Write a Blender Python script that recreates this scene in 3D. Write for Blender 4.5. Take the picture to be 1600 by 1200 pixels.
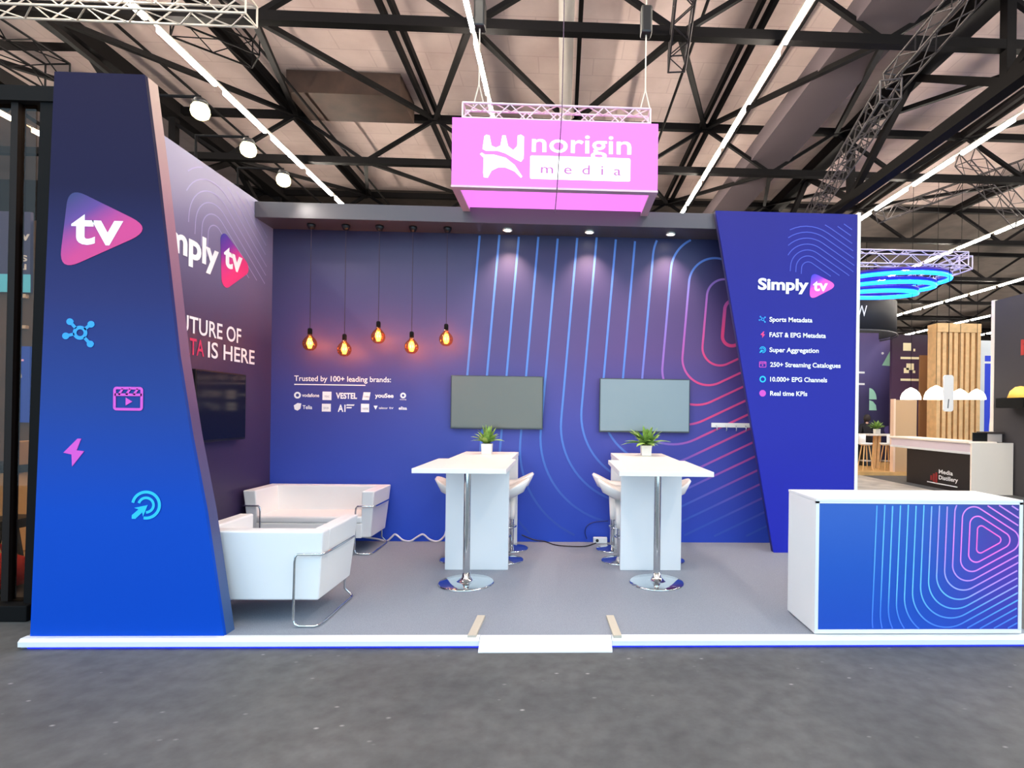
import bpy, bmesh, math, random
from mathutils import Vector, Matrix
random.seed(7)
C = bpy.context.scene.collection
for o in list(bpy.data.objects): bpy.data.objects.remove(o)
sc = bpy.context.scene

# ------------------------------------------------------------------ camera
F, CX, CY, YAW, ROLL, CZ = 870.0, 910.0, 645.4, .0377, .013, 1.71
cs, sn = math.cos, math.sin
FW = Vector((sn(YAW), cs(YAW), 0)); R0 = Vector((cs(YAW), -sn(YAW), 0)); U0 = Vector((0, 0, 1))
RT = R0 * cs(ROLL) + U0 * sn(ROLL); UP = U0 * cs(ROLL) - R0 * sn(ROLL)
cd = bpy.data.cameras.new('camera'); cam = bpy.data.objects.new('camera', cd); C.objects.link(cam)
cd.sensor_width = 36; cd.lens = F / 1600 * 36; cd.shift_x = -(CX - 800) / 1600; cd.shift_y = (CY - 600) / 1600
cd.clip_start = .05; cd.clip_end = 300
m = Matrix.Identity(4)
for i in range(3): m[i][0], m[i][1], m[i][2], m[i][3] = RT[i], UP[i], -FW[i], (0, 0, CZ)[i]
cam.matrix_world = m
sc.camera = cam
def ray(px, py): return FW + RT * ((px - CX) / F) + UP * ((CY - py) / F)
def aty(px, py, Y): d = ray(px, py); d = d * (Y / d.y); return Vector((d.x, d.y, d.z + CZ))
def atz(px, py, z): d = ray(px, py); d = d * ((z - CZ) / d.z); return Vector((d.x, d.y, d.z + CZ))
def atx(px, py, X): d = ray(px, py); d = d * (X / d.x); return Vector((d.x, d.y, d.z + CZ))

# ------------------------------------------------------------------ world, exposure
vs = sc.view_settings
vs.view_transform = 'Standard'; vs.look = 'None'; vs.exposure = 0.15; vs.gamma = 1.0; vs.use_curve_mapping = False
w = bpy.data.worlds.new('hall ambient fill'); sc.world = w; w.use_nodes = True  # even cool fill for the hall's ambient light, no daylight source
bg = w.node_tree.nodes['Background']; bg.inputs[0].default_value = (.64, .9, 1.12, 1); bg.inputs[1].default_value = 2.1
TUBE_POWER = 100.0

# ------------------------------------------------------------------ materials
MATS = {}
def S(c):
    if isinstance(c, str): c = tuple(int(c[i:i+2], 16) for i in (0, 2, 4))
    return tuple((v / 255 / 12.92 if v / 255 <= .04045 else ((v / 255 + .055) / 1.055) ** 2.4) for v in c) + (1,)
def mat(name, col, rough=.5, metal=0, emit=None, power=0, spec=.5, bump=0, scale=50, vary=0):
    if name in MATS: return MATS[name]
    m = bpy.data.materials.new(name); m.use_nodes = True; nt = m.node_tree; b = nt.nodes['Principled BSDF']
    col = S(col)
    b.inputs['Base Color'].default_value = col; b.inputs['Roughness'].default_value = rough; b.inputs['Metallic'].default_value = metal
    b.inputs['Specular IOR Level'].default_value = spec
    if emit is not None:
        b.inputs['Emission Color'].default_value = S(emit); b.inputs['Emission Strength'].default_value = power
    if bump or vary:
        tc = nt.nodes.new('ShaderNodeTexCoord'); n = nt.nodes.new('ShaderNodeTexNoise'); n.inputs['Scale'].default_value = scale; n.inputs['Detail'].default_value = 6
        nt.links.new(tc.outputs['Object'], n.inputs['Vector'])
        if bump:
            bp = nt.nodes.new('ShaderNodeBump'); bp.inputs['Strength'].default_value = bump; bp.inputs['Distance'].default_value = .01
            nt.links.new(n.outputs['Fac'], bp.inputs['Height']); nt.links.new(bp.outputs['Normal'], b.inputs['Normal'])
        if vary:
            r = nt.nodes.new('ShaderNodeValToRGB'); r.color_ramp.elements[0].position = .3; r.color_ramp.elements[1].position = .7
            r.color_ramp.elements[0].color = tuple(v * (1 - vary) for v in col[:3]) + (1,); r.color_ramp.elements[1].color = tuple(min(1, v * (1 + vary)) for v in col[:3]) + (1,)
            nt.links.new(n.outputs['Fac'], r.inputs['Fac']); nt.links.new(r.outputs['Color'], b.inputs['Base Color'])
    MATS[name] = m
    return m
def ramp_node(nt, stops):
    r = nt.nodes.new('ShaderNodeValToRGB'); e = r.color_ramp.elements
    while len(e) < len(stops): e.new(.5)
    for k, (p, c) in enumerate(stops): e[k].position = p; e[k].color = S(c)
    return r
def gradient(name, stops, axis='Z', rough=.45, stops2=None, axis2='X', lo2=0., hi2=1., spec=.4, diag=None):
    """printed fabric, some with light put into it: a colour ramp over the object's own box; a second ramp blends in along axis2"""
    if name in MATS: return MATS[name]
    m = bpy.data.materials.new(name); m.use_nodes = True; nt = m.node_tree; b = nt.nodes['Principled BSDF']
    b.inputs['Roughness'].default_value = rough; b.inputs['Specular IOR Level'].default_value = spec
    tc = nt.nodes.new('ShaderNodeTexCoord'); sx = nt.nodes.new('ShaderNodeSeparateXYZ'); nt.links.new(tc.outputs['Generated'], sx.inputs[0])
    src = sx.outputs[axis]
    if diag:
        d = nt.nodes.new('ShaderNodeVectorMath'); d.operation = 'DOT_PRODUCT'; d.inputs[1].default_value = diag
        nt.links.new(tc.outputs['Generated'], d.inputs[0]); src = d.outputs['Value']
    r = ramp_node(nt, stops); nt.links.new(src, r.inputs['Fac']); out = r.outputs['Color']
    if stops2:
        r2 = ramp_node(nt, stops2); nt.links.new(src, r2.inputs['Fac'])
        mr = nt.nodes.new('ShaderNodeMapRange'); mr.interpolation_type = 'SMOOTHSTEP'; mr.inputs['From Min'].default_value = lo2; mr.inputs['From Max'].default_value = hi2
        nt.links.new(sx.outputs[axis2], mr.inputs['Value'])
        mx = nt.nodes.new('ShaderNodeMix'); mx.data_type = 'RGBA'
        nt.links.new(mr.outputs['Result'], mx.inputs['Factor']); nt.links.new(out, mx.inputs[6]); nt.links.new(r2.outputs['Color'], mx.inputs[7]); out = mx.outputs[2]
    nt.links.new(out, b.inputs['Base Color'])
    MATS[name] = m
    return m
def line_print(name, center, radius, stops, rough=.5, ax=(1, 1, 1), low=None):
    """ink whose hue depends on the distance from the emblem's centre (object space); low = (z0, z1, colour) fades it into the cloth"""
    m = bpy.data.materials.new(name); m.use_nodes = True; nt = m.node_tree; b = nt.nodes['Principled BSDF']
    b.inputs['Roughness'].default_value = rough; b.inputs['Specular IOR Level'].default_value = .3
    tc = nt.nodes.new('ShaderNodeTexCoord'); d = nt.nodes.new('ShaderNodeVectorMath'); d.operation = 'DISTANCE'; d.inputs[1].default_value = center
    nt.links.new(tc.outputs['Object'], d.inputs[0])
    mr = nt.nodes.new('ShaderNodeMapRange'); mr.inputs['From Max'].default_value = radius; nt.links.new(d.outputs['Value'], mr.inputs['Value'])
    r = ramp_node(nt, stops); nt.links.new(mr.outputs['Result'], r.inputs['Fac']); out = r.outputs['Color']
    if low:
        sx = nt.nodes.new('ShaderNodeSeparateXYZ'); nt.links.new(tc.outputs['Object'], sx.inputs[0])
        m2 = nt.nodes.new('ShaderNodeMapRange'); m2.inputs['From Min'].default_value = low[0]; m2.inputs['From Max'].default_value = low[1]; nt.links.new(sx.outputs['Z'], m2.inputs['Value'])
        mx = nt.nodes.new('ShaderNodeMix'); mx.data_type = 'RGBA'; mx.inputs[6].default_value = S(low[2])
        nt.links.new(m2.outputs['Result'], mx.inputs['Factor']); nt.links.new(out, mx.inputs[7]); out = mx.outputs[2]
    nt.links.new(out, b.inputs['Base Color'])
    return m

def glass(name, col, clear=.85, rough=.02):
    m = bpy.data.materials.new(name); m.use_nodes = True; nt = m.node_tree; nt.nodes.remove(nt.nodes['Principled BSDF'])
    t = nt.nodes.new('ShaderNodeBsdfTransparent'); t.inputs[0].default_value = S(col)
    g = nt.nodes.new('ShaderNodeBsdfGlossy'); g.inputs['Roughness'].default_value = rough
    x = nt.nodes.new('ShaderNodeMixShader'); x.inputs[0].default_value = 1 - clear
    nt.links.new(t.outputs[0], x.inputs[1]); nt.links.new(g.outputs[0], x.inputs[2]); nt.links.new(x.outputs[0], nt.nodes['Material Output'].inputs[0])
    return m

WHITE = mat('white laminate', (232, 232, 232), .35)
WARMWHITE = mat('white table laminate', (238, 230, 220), .4)
LEATHER = mat('white leatherette', (236, 234, 232), .4, bump=.05, scale=180)
CHROME = mat('polished chrome', (215, 220, 222), .07, 1)
ALU = mat('brushed aluminium', (205, 208, 212), .35, 1)
ALUW = mat('pale aluminium truss', (200, 190, 178), .45, .3)
STEEL = mat('black painted steel', (16, 13, 13), .7, spec=.12)
DARKTRUSS = mat('dark grey truss paint', (62, 54, 54), .55, .2)
BLACK = mat('black plastic', (14, 14, 15), .4)
MATTEBLACK = mat('matte black', (12, 11, 11), .75, spec=.15)
INK = mat('white print', (246, 246, 246), .6, emit=(255, 255, 255), power=0)
PINKINK = mat('pink print', (226, 60, 130), .6)
PINK2 = mat('magenta icon print', (214, 78, 190), .6)
BLUEINK = mat('light blue icon print', (40, 150, 225), .6)
CYANINK = mat('cyan icon print', (30, 190, 245), .6)

# ------------------------------------------------------------------ mesh helpers
ORG = {}
class MB:
    def __init__(s): s.v = []; s.f = []; s.sm = []
    def add(s, vs, fs, smooth=False):
        n = len(s.v); s.v += [Vector(p) for p in vs]; s.f += [tuple(i + n for i in f) for f in fs]; s.sm += [smooth] * len(fs); return s
    def box(s, x0, x1, y0, y1, z0, z1, ib=0, iy=None):
        """ib / iy: how far the bottom is drawn in (tapered box)"""
        iy = ib if iy is None else iy
        v = [(x0+ib, y0+iy, z0), (x1-ib, y0+iy, z0), (x1-ib, y1-iy, z0), (x0+ib, y1-iy, z0), (x0, y0, z1), (x1, y0, z1), (x1, y1, z1), (x0, y1, z1)]
        return s.add(v, [(0, 3, 2, 1), (4, 5, 6, 7), (0, 1, 5, 4), (1, 2, 6, 5), (2, 3, 7, 6), (3, 0, 4, 7)])
    def bar(s, p, q, a, b=None):
        b = a if b is None else b
        p, q = Vector(p), Vector(q); d = (q - p).normalized(); u = Vector((0, 0, 1))
        if abs(d.z) > .97: u = Vector((0, 1, 0))
        x = d.cross(u).normalized() * a / 2; y = x.cross(d).normalized() * b / 2
        return s.add([p-x-y, p+x-y, p+x+y, p-x+y, q-x-y, q+x-y, q+x+y, q-x+y], [(0, 1, 2, 3), (4, 7, 6, 5), (0, 4, 5, 1), (1, 5, 6, 2), (2, 6, 7, 3), (3, 7, 4, 0)])
    def tube(s, pts, r, n=10, closed=False):
        pts = [Vector(p) for p in pts]; N = len(pts); rings = []
        up = None
        for i, p in enumerate(pts):
            a = pts[(i-1) % N] if (closed or i) else p; b = pts[(i+1) % N] if (closed or i < N-1) else p
            d = (b - a).normalized()
            if up is None: up = Vector((0, 0, 1)) if abs(d.z) < .9 else Vector((1, 0, 0))
            x = d.cross(up).normalized(); up = x.cross(d).normalized()
            rr = r[i] if isinstance(r, (list, tuple)) else r
            rings.append([p + x * rr * cs(2*math.pi*k/n) + up * rr * sn(2*math.pi*k/n) for k in range(n)])
        vs = [q for rg in rings for q in rg]; fs = []
        for i in range(N if closed else N-1):
            j = (i+1) % N
            for k in range(n): l = (k+1) % n; fs.append((i*n+k, i*n+l, j*n+l, j*n+k))
        s.add(vs, fs, True)
        if not closed: s.add(rings[0], [tuple(range(n))[::-1]]); s.add(rings[-1], [tuple(range(n))])
        return s
    def lathe(s, prof, c=(0, 0, 0), n=32, a0=0, a1=2*math.pi, smooth=True):
        c = Vector(c); full = abs(a1 - a0 - 2*math.pi) < 1e-6; m_ = n if full else n+1
        vs = [c + Vector((r*cs(a0+(a1-a0)*k/n), r*sn(a0+(a1-a0)*k/n), z)) for r, z in prof for k in range(m_)]
        fs = []
        for i in range(len(prof)-1):
            for k in range(n):
                l = (k+1) % m_; fs.append((i*m_+k, i*m_+l, (i+1)*m_+l, (i+1)*m_+k))
        return s.add(vs, fs, smooth)
    def plate(s, poly, O, X, Y, t=.004):
        """2-D outline (u, v) standing on plane O + uX + vY, thickness t along X x Y"""
        O, X, Y = Vector(O), Vector(X), Vector(Y); N = X.cross(Y).normalized() * t; n = len(poly)
        a = [O + X*u + Y*v for u, v in poly]; b = [p + N for p in a]
        return s.add(a + b, [tuple(range(n))[::-1], tuple(range(n, 2*n))] + [(i, (i+1) % n, (i+1) % n + n, i+n) for i in range(n)])
    def ribbon(s, pts, wd, O, X, Y, t=.003, closed=False, clip=None):
        """flat stroke of width wd along 2-D pts, laid on the plane; clip(u, v) -> keep"""
        O, X, Y = Vector(O), Vector(X), Vector(Y); N = X.cross(Y).normalized() * t; n = len(pts)
        L = []
        for i in range(n):
            a = pts[(i-1) % n] if closed or i else pts[i]; b = pts[(i+1) % n] if closed or i < n-1 else pts[i]
            dx, dy = b[0]-a[0], b[1]-a[1]; l = math.hypot(dx, dy) or 1; L.append((-dy/l*wd/2, dx/l*wd/2))
        for i in range(n if closed else n-1):
            j = (i+1) % n; p, q = pts[i], pts[j]
            if clip and not (clip(*p) and clip(*q)): continue
            c = [(p[0]-L[i][0], p[1]-L[i][1]), (q[0]-L[j][0], q[1]-L[j][1]), (q[0]+L[j][0], q[1]+L[j][1]), (p[0]+L[i][0], p[1]+L[i][1])]
            a = [O + X*u + Y*v + N for u, v in c]; s.add(a, [(0, 1, 2, 3)])
        return s
    def build(s, name, material, parent=None, bevel=0, seg=2, smooth=False, kind=None, label=None):
        org = ORG.get(parent.name, Vector((0, 0, 0))) if parent else Vector((0, 0, 0))
        me = bpy.data.meshes.new(name); me.from_pydata([tuple(v - org) for v in s.v], [], s.f); me.update()
        for p, f in zip(me.polygons, s.sm): p.use_smooth = f or smooth
        bm = bmesh.new(); bm.from_mesh(me); bmesh.ops.recalc_face_normals(bm, faces=bm.faces)
        bm.to_mesh(me); bm.free()
        me.materials.append(material)
        o = bpy.data.objects.new(name, me); C.objects.link(o)
        if parent: o.parent = parent; ORG[o.name] = org
        if bevel:
            b = o.modifiers.new('bevel', 'BEVEL'); b.width = bevel; b.segments = seg; b.limit_method = 'ANGLE'; b.angle_limit = .6; b.harden_normals = False
        if kind: o['kind'] = kind
        if label: o['label'] = label
        return o
def thing(name, label, cat, loc=(0, 0, 0), group=None, rz=0):
    o = bpy.data.objects.new(name, None); C.objects.link(o); o.location = loc; o.rotation_euler = (0, 0, rz); o.empty_display_size = .1
    o['label'] = label; o['category'] = cat
    if group: o['group'] = group
    ORG[o.name] = Vector(loc)
    return o
def tag(o, label, cat, group=None):
    o['label'] = label; o['category'] = cat
    if group: o['group'] = group
    return o
def kids(o): return [c for c in C.objects if c.parent == o]
def dup(o, loc, rz=None, label=None, group=None):
    r = o.copy(); C.objects.link(r); r.location = loc
    if rz is not None: r.rotation_euler = (0, 0, rz)
    if label: r['label'] = label
    if group: r['group'] = group
    for ch in kids(o):
        c = ch.copy(); C.objects.link(c); c.parent = r
        for g in kids(ch):
            d = g.copy(); C.objects.link(d); d.parent = c
    return r
def rtri(cx, cy, R, r, rot=0, n=14, step=.06):
    """rounded triangle pointing right: inradius R, corner radius r"""
    pts = []
    for k in range(3):
        a = rot + k*2*math.pi/3; d = 2*(R-r); ox, oy = cx + d*cs(a), cy + d*sn(a)
        for i in range(n+1): b = a - math.pi/3 + 2*math.pi/3*i/n; pts.append((ox + r*cs(b), oy + r*sn(b)))
    out = []
    for i, p in enumerate(pts):
        q = pts[(i+1) % len(pts)]; out.append(p); l = math.hypot(q[0]-p[0], q[1]-p[1]); k = int(l / step)
        for j in range(1, k): out.append((p[0] + (q[0]-p[0])*j/k, p[1] + (q[1]-p[1])*j/k))
    return out
def circ(cx, cy, r, n=28, a0=0, a1=2*math.pi): return [(cx + r*cs(a0+(a1-a0)*i/n), cy + r*sn(a0+(a1-a0)*i/n)) for i in range(n + (0 if abs(a1-a0) > 6.28 else 1))]
def rrect(x0, y0, x1, y1, r, n=5):
    out = []
    for cx, cy, a in ((x1-r, y0+r, -90), (x1-r, y1-r, 0), (x0+r, y1-r, 90), (x0+r, y0+r, 180)):
        for i in range(n+1): b = math.radians(a + 90*i/n); out.append((cx + r*cs(b), cy + r*sn(b)))
    return out
def lettering(txt, O, X, Y, width, height, material, parent, bold=0., name='lettering', space=1., t=.003, cap=None):
    """text whose outline box is fitted: starts at O, runs `width` along X, cap letter height `height` along Y"""
    cu = bpy.data.curves.new('t', 'FONT'); cu.body = txt; cu.size = 1; cu.offset = bold; cu.space_character = space; cu.resolution_u = 4
    ob = bpy.data.objects.new('t', cu); C.objects.link(ob)
    bpy.context.view_layer.update()
    me = bpy.data.meshes.new_from_object(ob.evaluated_get(bpy.context.evaluated_depsgraph_get()))
    bpy.data.objects.remove(ob); bpy.data.curves.remove(cu)
    xs = [v.co.x for v in me.vertices]; x0, x1 = min(xs), max(xs)
    H = cap or .73
    X, Y, O = Vector(X), Vector(Y), Vector(O); N = X.cross(Y).normalized()
    b = MB()
    b.add([O + X*((v.co.x-x0)/(x1-x0)*width) + Y*(v.co.y/H*height) + N*t for v in me.vertices], [tuple(p.vertices) for p in me.polygons])
    bpy.data.meshes.remove(me)
    return b.build(name, material, parent)

EX, EY, EZ = Vector((1, 0, 0)), Vector((0, 1, 0)), Vector((0, 0, 1))
G = .07                                   # top of the stand's carpet
YB = 7.08; XL = -3.62; YF = 4.04          # stand: back wall, side wall, front edge

# ------------------------------------------------------------------ hall shell
def floor_material():
    m = bpy.data.materials.new('worn dark hall floor'); m.use_nodes = True; nt = m.node_tree; b = nt.nodes['Principled BSDF']
    tc = nt.nodes.new('ShaderNodeTexCoord')
    n1 = nt.nodes.new('ShaderNodeTexNoise'); n1.inputs['Scale'].default_value = 1.3; n1.inputs['Detail'].default_value = 7; n1.inputs['Roughness'].default_value = .65
    n2 = nt.nodes.new('ShaderNodeTexNoise'); n2.inputs['Scale'].default_value = 9; n2.inputs['Detail'].default_value = 8
    for n in (n1, n2): nt.links.new(tc.outputs['Object'], n.inputs['Vector'])
    r1 = ramp_node(nt, [(.28, (82, 83, 84)), (.5, (94, 95, 95)), (.75, (107, 107, 106))]); nt.links.new(n1.outputs['Fac'], r1.inputs['Fac'])
    r2 = ramp_node(nt, [(.3, (205, 204, 203)), (.65, (255, 255, 255))]); nt.links.new(n2.outputs['Fac'], r2.inputs['Fac'])
    mx = nt.nodes.new('ShaderNodeMix'); mx.data_type = 'RGBA'; mx.blend_type = 'MULTIPLY'; mx.inputs['Factor'].default_value = .7
    nt.links.new(r1.outputs['Color'], mx.inputs[6]); nt.links.new(r2.outputs['Color'], mx.inputs[7])
    mp = nt.nodes.new('ShaderNodeMapping'); mp.inputs['Scale'].default_value = (5.5, 9, 1); mp.inputs['Rotation'].default_value = (0, 0, .5); nt.links.new(tc.outputs['Object'], mp.inputs['Vector'])
    v = nt.nodes.new('ShaderNodeTexVoronoi'); v.inputs['Scale'].default_value = 1.0; nt.links.new(mp.outputs[0], v.inputs['Vector'])
    r3 = ramp_node(nt, [(.0, (255, 255, 255)), (.1, (0, 0, 0))]); nt.links.new(v.outputs['Distance'], r3.inputs['Fac'])
    n3 = nt.nodes.new('ShaderNodeTexNoise'); n3.inputs['Scale'].default_value = 2.1; nt.links.new(tc.outputs['Object'], n3.inputs['Vector'])
    r4 = ramp_node(nt, [(.42, (0, 0, 0)), (.66, (210, 210, 210))]); nt.links.new(n3.outputs['Fac'], r4.inputs['Fac'])
    ml = nt.nodes.new('ShaderNodeMath'); ml.operation = 'MULTIPLY'; nt.links.new(r3.outputs['Color'], ml.inputs[0]); nt.links.new(r4.outputs['Color'], ml.inputs[1])
    m2 = nt.nodes.new('ShaderNodeMix'); m2.data_type = 'RGBA'; m2.inputs[7].default_value = S((215, 212, 208))
    nt.links.new(ml.outputs[0], m2.inputs['Factor']); nt.links.new(mx.outputs[2], m2.inputs[6]); nt.links.new(m2.outputs[2], b.inputs['Base Color'])
    b.inputs['Roughness'].default_value = .62; b.inputs['Specular IOR Level'].default_value = .3
    bp = nt.nodes.new('ShaderNodeBump'); bp.inputs['Strength'].default_value = .25; bp.inputs['Distance'].default_value = .01
    nt.links.new(n2.outputs['Fac'], bp.inputs['Height']); nt.links.new(bp.outputs['Normal'], b.inputs['Normal'])
    return m
MB().box(-24, 46, -3, 50, -.1, 0).build('floor', floor_material(), kind='structure')
def ceiling_material():
    m = bpy.data.materials.new('pale roof boards'); m.use_nodes = True; nt = m.node_tree; b = nt.nodes['Principled BSDF']
    tc = nt.nodes.new('ShaderNodeTexCoord')
    n1 = nt.nodes.new('ShaderNodeTexNoise'); n1.inputs['Scale'].default_value = .9; n1.inputs['Detail'].default_value = 6; nt.links.new(tc.outputs['Object'], n1.inputs['Vector'])
    r1 = ramp_node(nt, [(.3, (188, 164, 156)), (.7, (214, 192, 184))]); nt.links.new(n1.outputs['Fac'], r1.inputs['Fac'])
    br = nt.nodes.new('ShaderNodeTexBrick'); br.inputs['Scale'].default_value = .42; br.inputs['Mortar Size'].default_value = .006; br.inputs['Color1'].default_value = (1, 1, 1, 1); br.inputs['Color2'].default_value = (.97, .965, .965, 1); br.inputs['Mortar'].default_value = (.86, .84, .84, 1)
    nt.links.new(tc.outputs['Object'], br.inputs['Vector'])
    mx = nt.nodes.new('ShaderNodeMix'); mx.data_type = 'RGBA'; mx.blend_type = 'MULTIPLY'; mx.inputs['Factor'].default_value = 1
    nt.links.new(r1.outputs['Color'], mx.inputs[6]); nt.links.new(br.outputs['Color'], mx.inputs[7]); nt.links.new(mx.outputs[2], b.inputs['Base Color'])
    b.inputs['Roughness'].default_value = .85
    return m
ZC = 9.3
MB().box(-24, 46, -3, 19.4, ZC, ZC + .2).build('ceiling', ceiling_material(), kind='structure')
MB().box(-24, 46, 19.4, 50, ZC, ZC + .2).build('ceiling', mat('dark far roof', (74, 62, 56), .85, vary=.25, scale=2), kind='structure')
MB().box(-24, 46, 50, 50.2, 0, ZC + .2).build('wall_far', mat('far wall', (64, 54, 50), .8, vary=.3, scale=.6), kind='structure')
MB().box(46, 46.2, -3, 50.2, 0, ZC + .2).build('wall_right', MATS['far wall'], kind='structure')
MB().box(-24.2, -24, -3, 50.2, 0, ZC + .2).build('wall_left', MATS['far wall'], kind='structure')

# roof trusses: bottom chord z 7.9, top chord 9.0, nodes every 3.4 m
ZBT, ZTP = 7.9, 9.0
ORD = ['nearest to the camera, along the photo top', 'second nearest, behind the pink sign', 'third back, over the rear of the stand', 'fourth back, low over the header', 'fifth back', 'sixth back', 'seventh back', 'eighth back, at the far wall']
TY = [9.0 + 5.05*i for i in range(8)]
def truss(i, Y):
    x0, x1 = -15.15, (15.65 if i < 2 else 40)
    t = thing('roof_truss', 'black steel roof truss spanning the hall, ' + ORD[i], 'roof truss', ((x0+x1)/2, Y, ZBT), 'roof trusses')
    MB().box(x0, x1, Y-.075, Y+.075, ZBT-.08, ZBT+.08).build('bottom_chord', STEEL, t)
    MB().box(x0, x1, Y-.07, Y+.07, ZTP-.08, ZTP+.08).build('top_chord', STEEL, t)
    x = -15.15; b = MB(); k = 0
    while x < x1 - .1:
        b.bar((x, Y, ZBT), (x+1.7, Y, ZTP), .09, .08); b.bar((x+1.7, Y, ZTP), (x+3.4, Y, ZBT), .09, .08); x += 3.4
    b.build('web', STEEL, t)
for i, Y in enumerate(TY): truss(i, Y)
# roof braces from a bottom node of one truss to the top nodes of the next, and the beams that join the top nodes
br = thing('roof_bracing', 'black slanting steel braces linking the two nearest roof trusses', 'roof bracing', (0, 11.5, 8.4))
for xb in [-11.75 + 3.4*k for k in range(8)]:
    for dx in (-1.7, 1.7): MB().bar((xb, TY[0], ZBT), (xb+dx, TY[1], ZTP), .1, .09).build('brace', STEEL, br)
br = thing('roof_bracing', 'black slanting steel braces linking the second and third roof trusses', 'roof bracing', (0, 16.5, 8.4))
for xb in [-11.75 + 3.4*k for k in range(8)]:
    for dx in (-1.7, 1.7): MB().bar((xb, TY[1], ZBT), (xb+dx, TY[2], ZTP), .095, .085).build('brace', STEEL, br)
for k, (x, nm) in enumerate(((-6.65, 'over the left side wall'), (-3.25, 'left of the pink sign'), (.15, 'straight over the pink sign'), (3.55, 'right of the pink sign'), (10.35, 'at the right edge of the photo'), (13.75, 'outermost on the right'))):
    t = thing('roof_beam', 'black twin steel roof beam running away, ' + nm, 'roof beam', (x, 12, ZTP), 'roof beams')
    MB().box(x-.15, x-.07, 2, 19.3, ZTP-.06, ZTP+.1).build('rail', STEEL, t)
    MB().box(x+.07, x+.15, 2, 19.3, ZTP-.06, ZTP+.1).build('rail', STEEL, t)
# main trusses that run away from the camera
def main_truss(x, lab, y0=2, y1=34):
    t = thing('main_truss', lab, 'roof truss', (x, (y0+y1)/2, 7.3), 'main roof trusses')
    MB().box(x-.2, x+.2, y0, y1, 8.82, 9.14).build('top_chord', STEEL, t)
    MB().box(x-.12, x+.12, y0, y1, 7.15, 7.38).build('bottom_chord', STEEL, t)
    b = MB(); y = TY[0] - 5.05
    while y < y1 - 2.4:
        b.bar((x, y, 7.3), (x, y, 8.9), .16); b.bar((x, y, 7.3), (x, y+2.52, 8.9), .14); b.bar((x, y+2.52, 8.9), (x, y+5.05, 7.3), .14); y += 5.05
    b.build('web', STEEL, t)
main_truss(7.35, 'heavy black steel main truss running away above the right tower')
main_truss(-9.6, 'heavy black steel main truss running away above the left tower')
# ventilation duct, pipes
MB().box(4.75, 5.72, 1.5, 19, 8.2, 8.62).build('ventilation_duct', mat('grey duct', (86, 75, 78), .8, spec=.2))
tag(bpy.data.objects['ventilation_duct'], 'broad grey ventilation duct slanting away under the roof', 'duct')
tag(MB().tube([(.0, 6, 8.75), (.0, 18.5, 8.75)], .14, 12).build('pipe', mat('pale pipe', (168, 160, 152), .6)), 'pale pipe under the roof above the pink sign', 'pipe')
tag(MB().box(-6.2, -3.7, 12.6, 13.8, 8.75, 9.25).build('roof_hatch', mat('bronze hatch', (64, 45, 35), .6, vary=.3, scale=3)), 'brown roof hatch box left of the pink sign', 'hatch')
for k, (xx, lab) in enumerate(((-8.1, 'thin dark cable line running away under the left roof'), (-5.85, 'thin dark cable line left of the twin roof beam'), (2.35, 'thin dark cable line over the right of the sign'), (4.15, 'thin dark cable line beside the grey duct'))):
    tag(MB().tube([(xx, 5, 8.6), (xx, 19, 8.6)], .03, 6).build('cable_line', STEEL), lab, 'cable')

# ------------------------------------------------------------------ strip lights
TUBE = mat('lit tube', (255, 245, 230), .5, emit=(255, 244, 228), power=TUBE_POWER)
def strip(x, y, z, first):
    t = thing('strip_light', '', 'strip light', (x, y, z))
    MB().box(x-.027, x+.027, y-.72, y+.72, z-.03, z+.045).build('diffuser', TUBE, t)
    MB().box(x-.03, x+.03, y-.86, y+.86, z+.046, z+.075).build('housing', mat('white strip housing', (225, 215, 200), .5), t)
    return t
HS = 5.9; ZS = CZ + HS
proto = None
ROWS = [(-16.6, 4, 12, 'in the row seen through the glass at the left edge', 1), (-11.4, 4, 14, 'in the row behind the left tower', 1), (-6.38, -2, 19, 'in the row over the left side wall', 0), (-1.45, -2, 19, 'in the row running towards the pink sign', 0),
        (3.46, -2, 19, 'in the row between pink sign and right tower', 0), (8.86, -2, 40, 'in the long row at the top right corner', 0), (13.75, 6, 44, 'in the second row right of the tower', 0), (19.4, 14, 46, 'in the third row right of the tower', 0), (24.6, 18, 46, 'in the fourth row right of the tower', 0), (29.6, 22, 48, 'in the lowest row right of the tower', 0)]
for x, y0, y1, lab, _ in ROWS:
    y = 8.82 + .855 - 1.71*8
    while y < y1:
        if y >= y0:
            L = 'lit white ceiling strip light ' + lab
            if proto is None: proto = strip(x, y, ZS, 1); o = proto; o['label'] = L; o['group'] = lab
            else: o = dup(proto, (x, y, ZS), None, L)
            o['group'] = 'ceiling strip lights ' + lab
        y += 1.71

# ------------------------------------------------------------------ lattice rigging
def lattice(name, p, q, wd, material, label, group=None, r=.017, step=None, n=None):
    p, q = Vector(p), Vector(q); d = q - p; L = d.length; d.normalize(); u = Vector((0, 0, 1))
    s = d.cross(u).normalized() * wd/2; v = s.cross(d).normalized() * wd/2
    t = thing(name, label, 'truss', tuple((p+q)/2), group)
    cor = [s+v, s-v, -s-v, -s+v]
    for c in cor: MB().tube([p+c, q+c], r, 6).build('chord', material, t)
    b = MB(); N = n or max(2, int(L / (wd*1.2)))
    for f in range(4):
        a, e = cor[f], cor[(f+1) % 4]
        for k in range(N):
            x0, x1 = p + d*L*k/N, p + d*L*(k+1)/N
            b.tube([x0 + (a if k % 2 else e), x1 + (e if k % 2 else a)], r*.6, 5)
    for x0 in (p, q):
        for f in range(4): b.tube([x0+cor[f], x0+cor[(f+1) % 4]], r*.8, 5)
    b.build('lacing', material, t)
    return t
a = atz(-60, -2, 7.2); b_ = atz(393, 16, 7.2)
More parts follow.
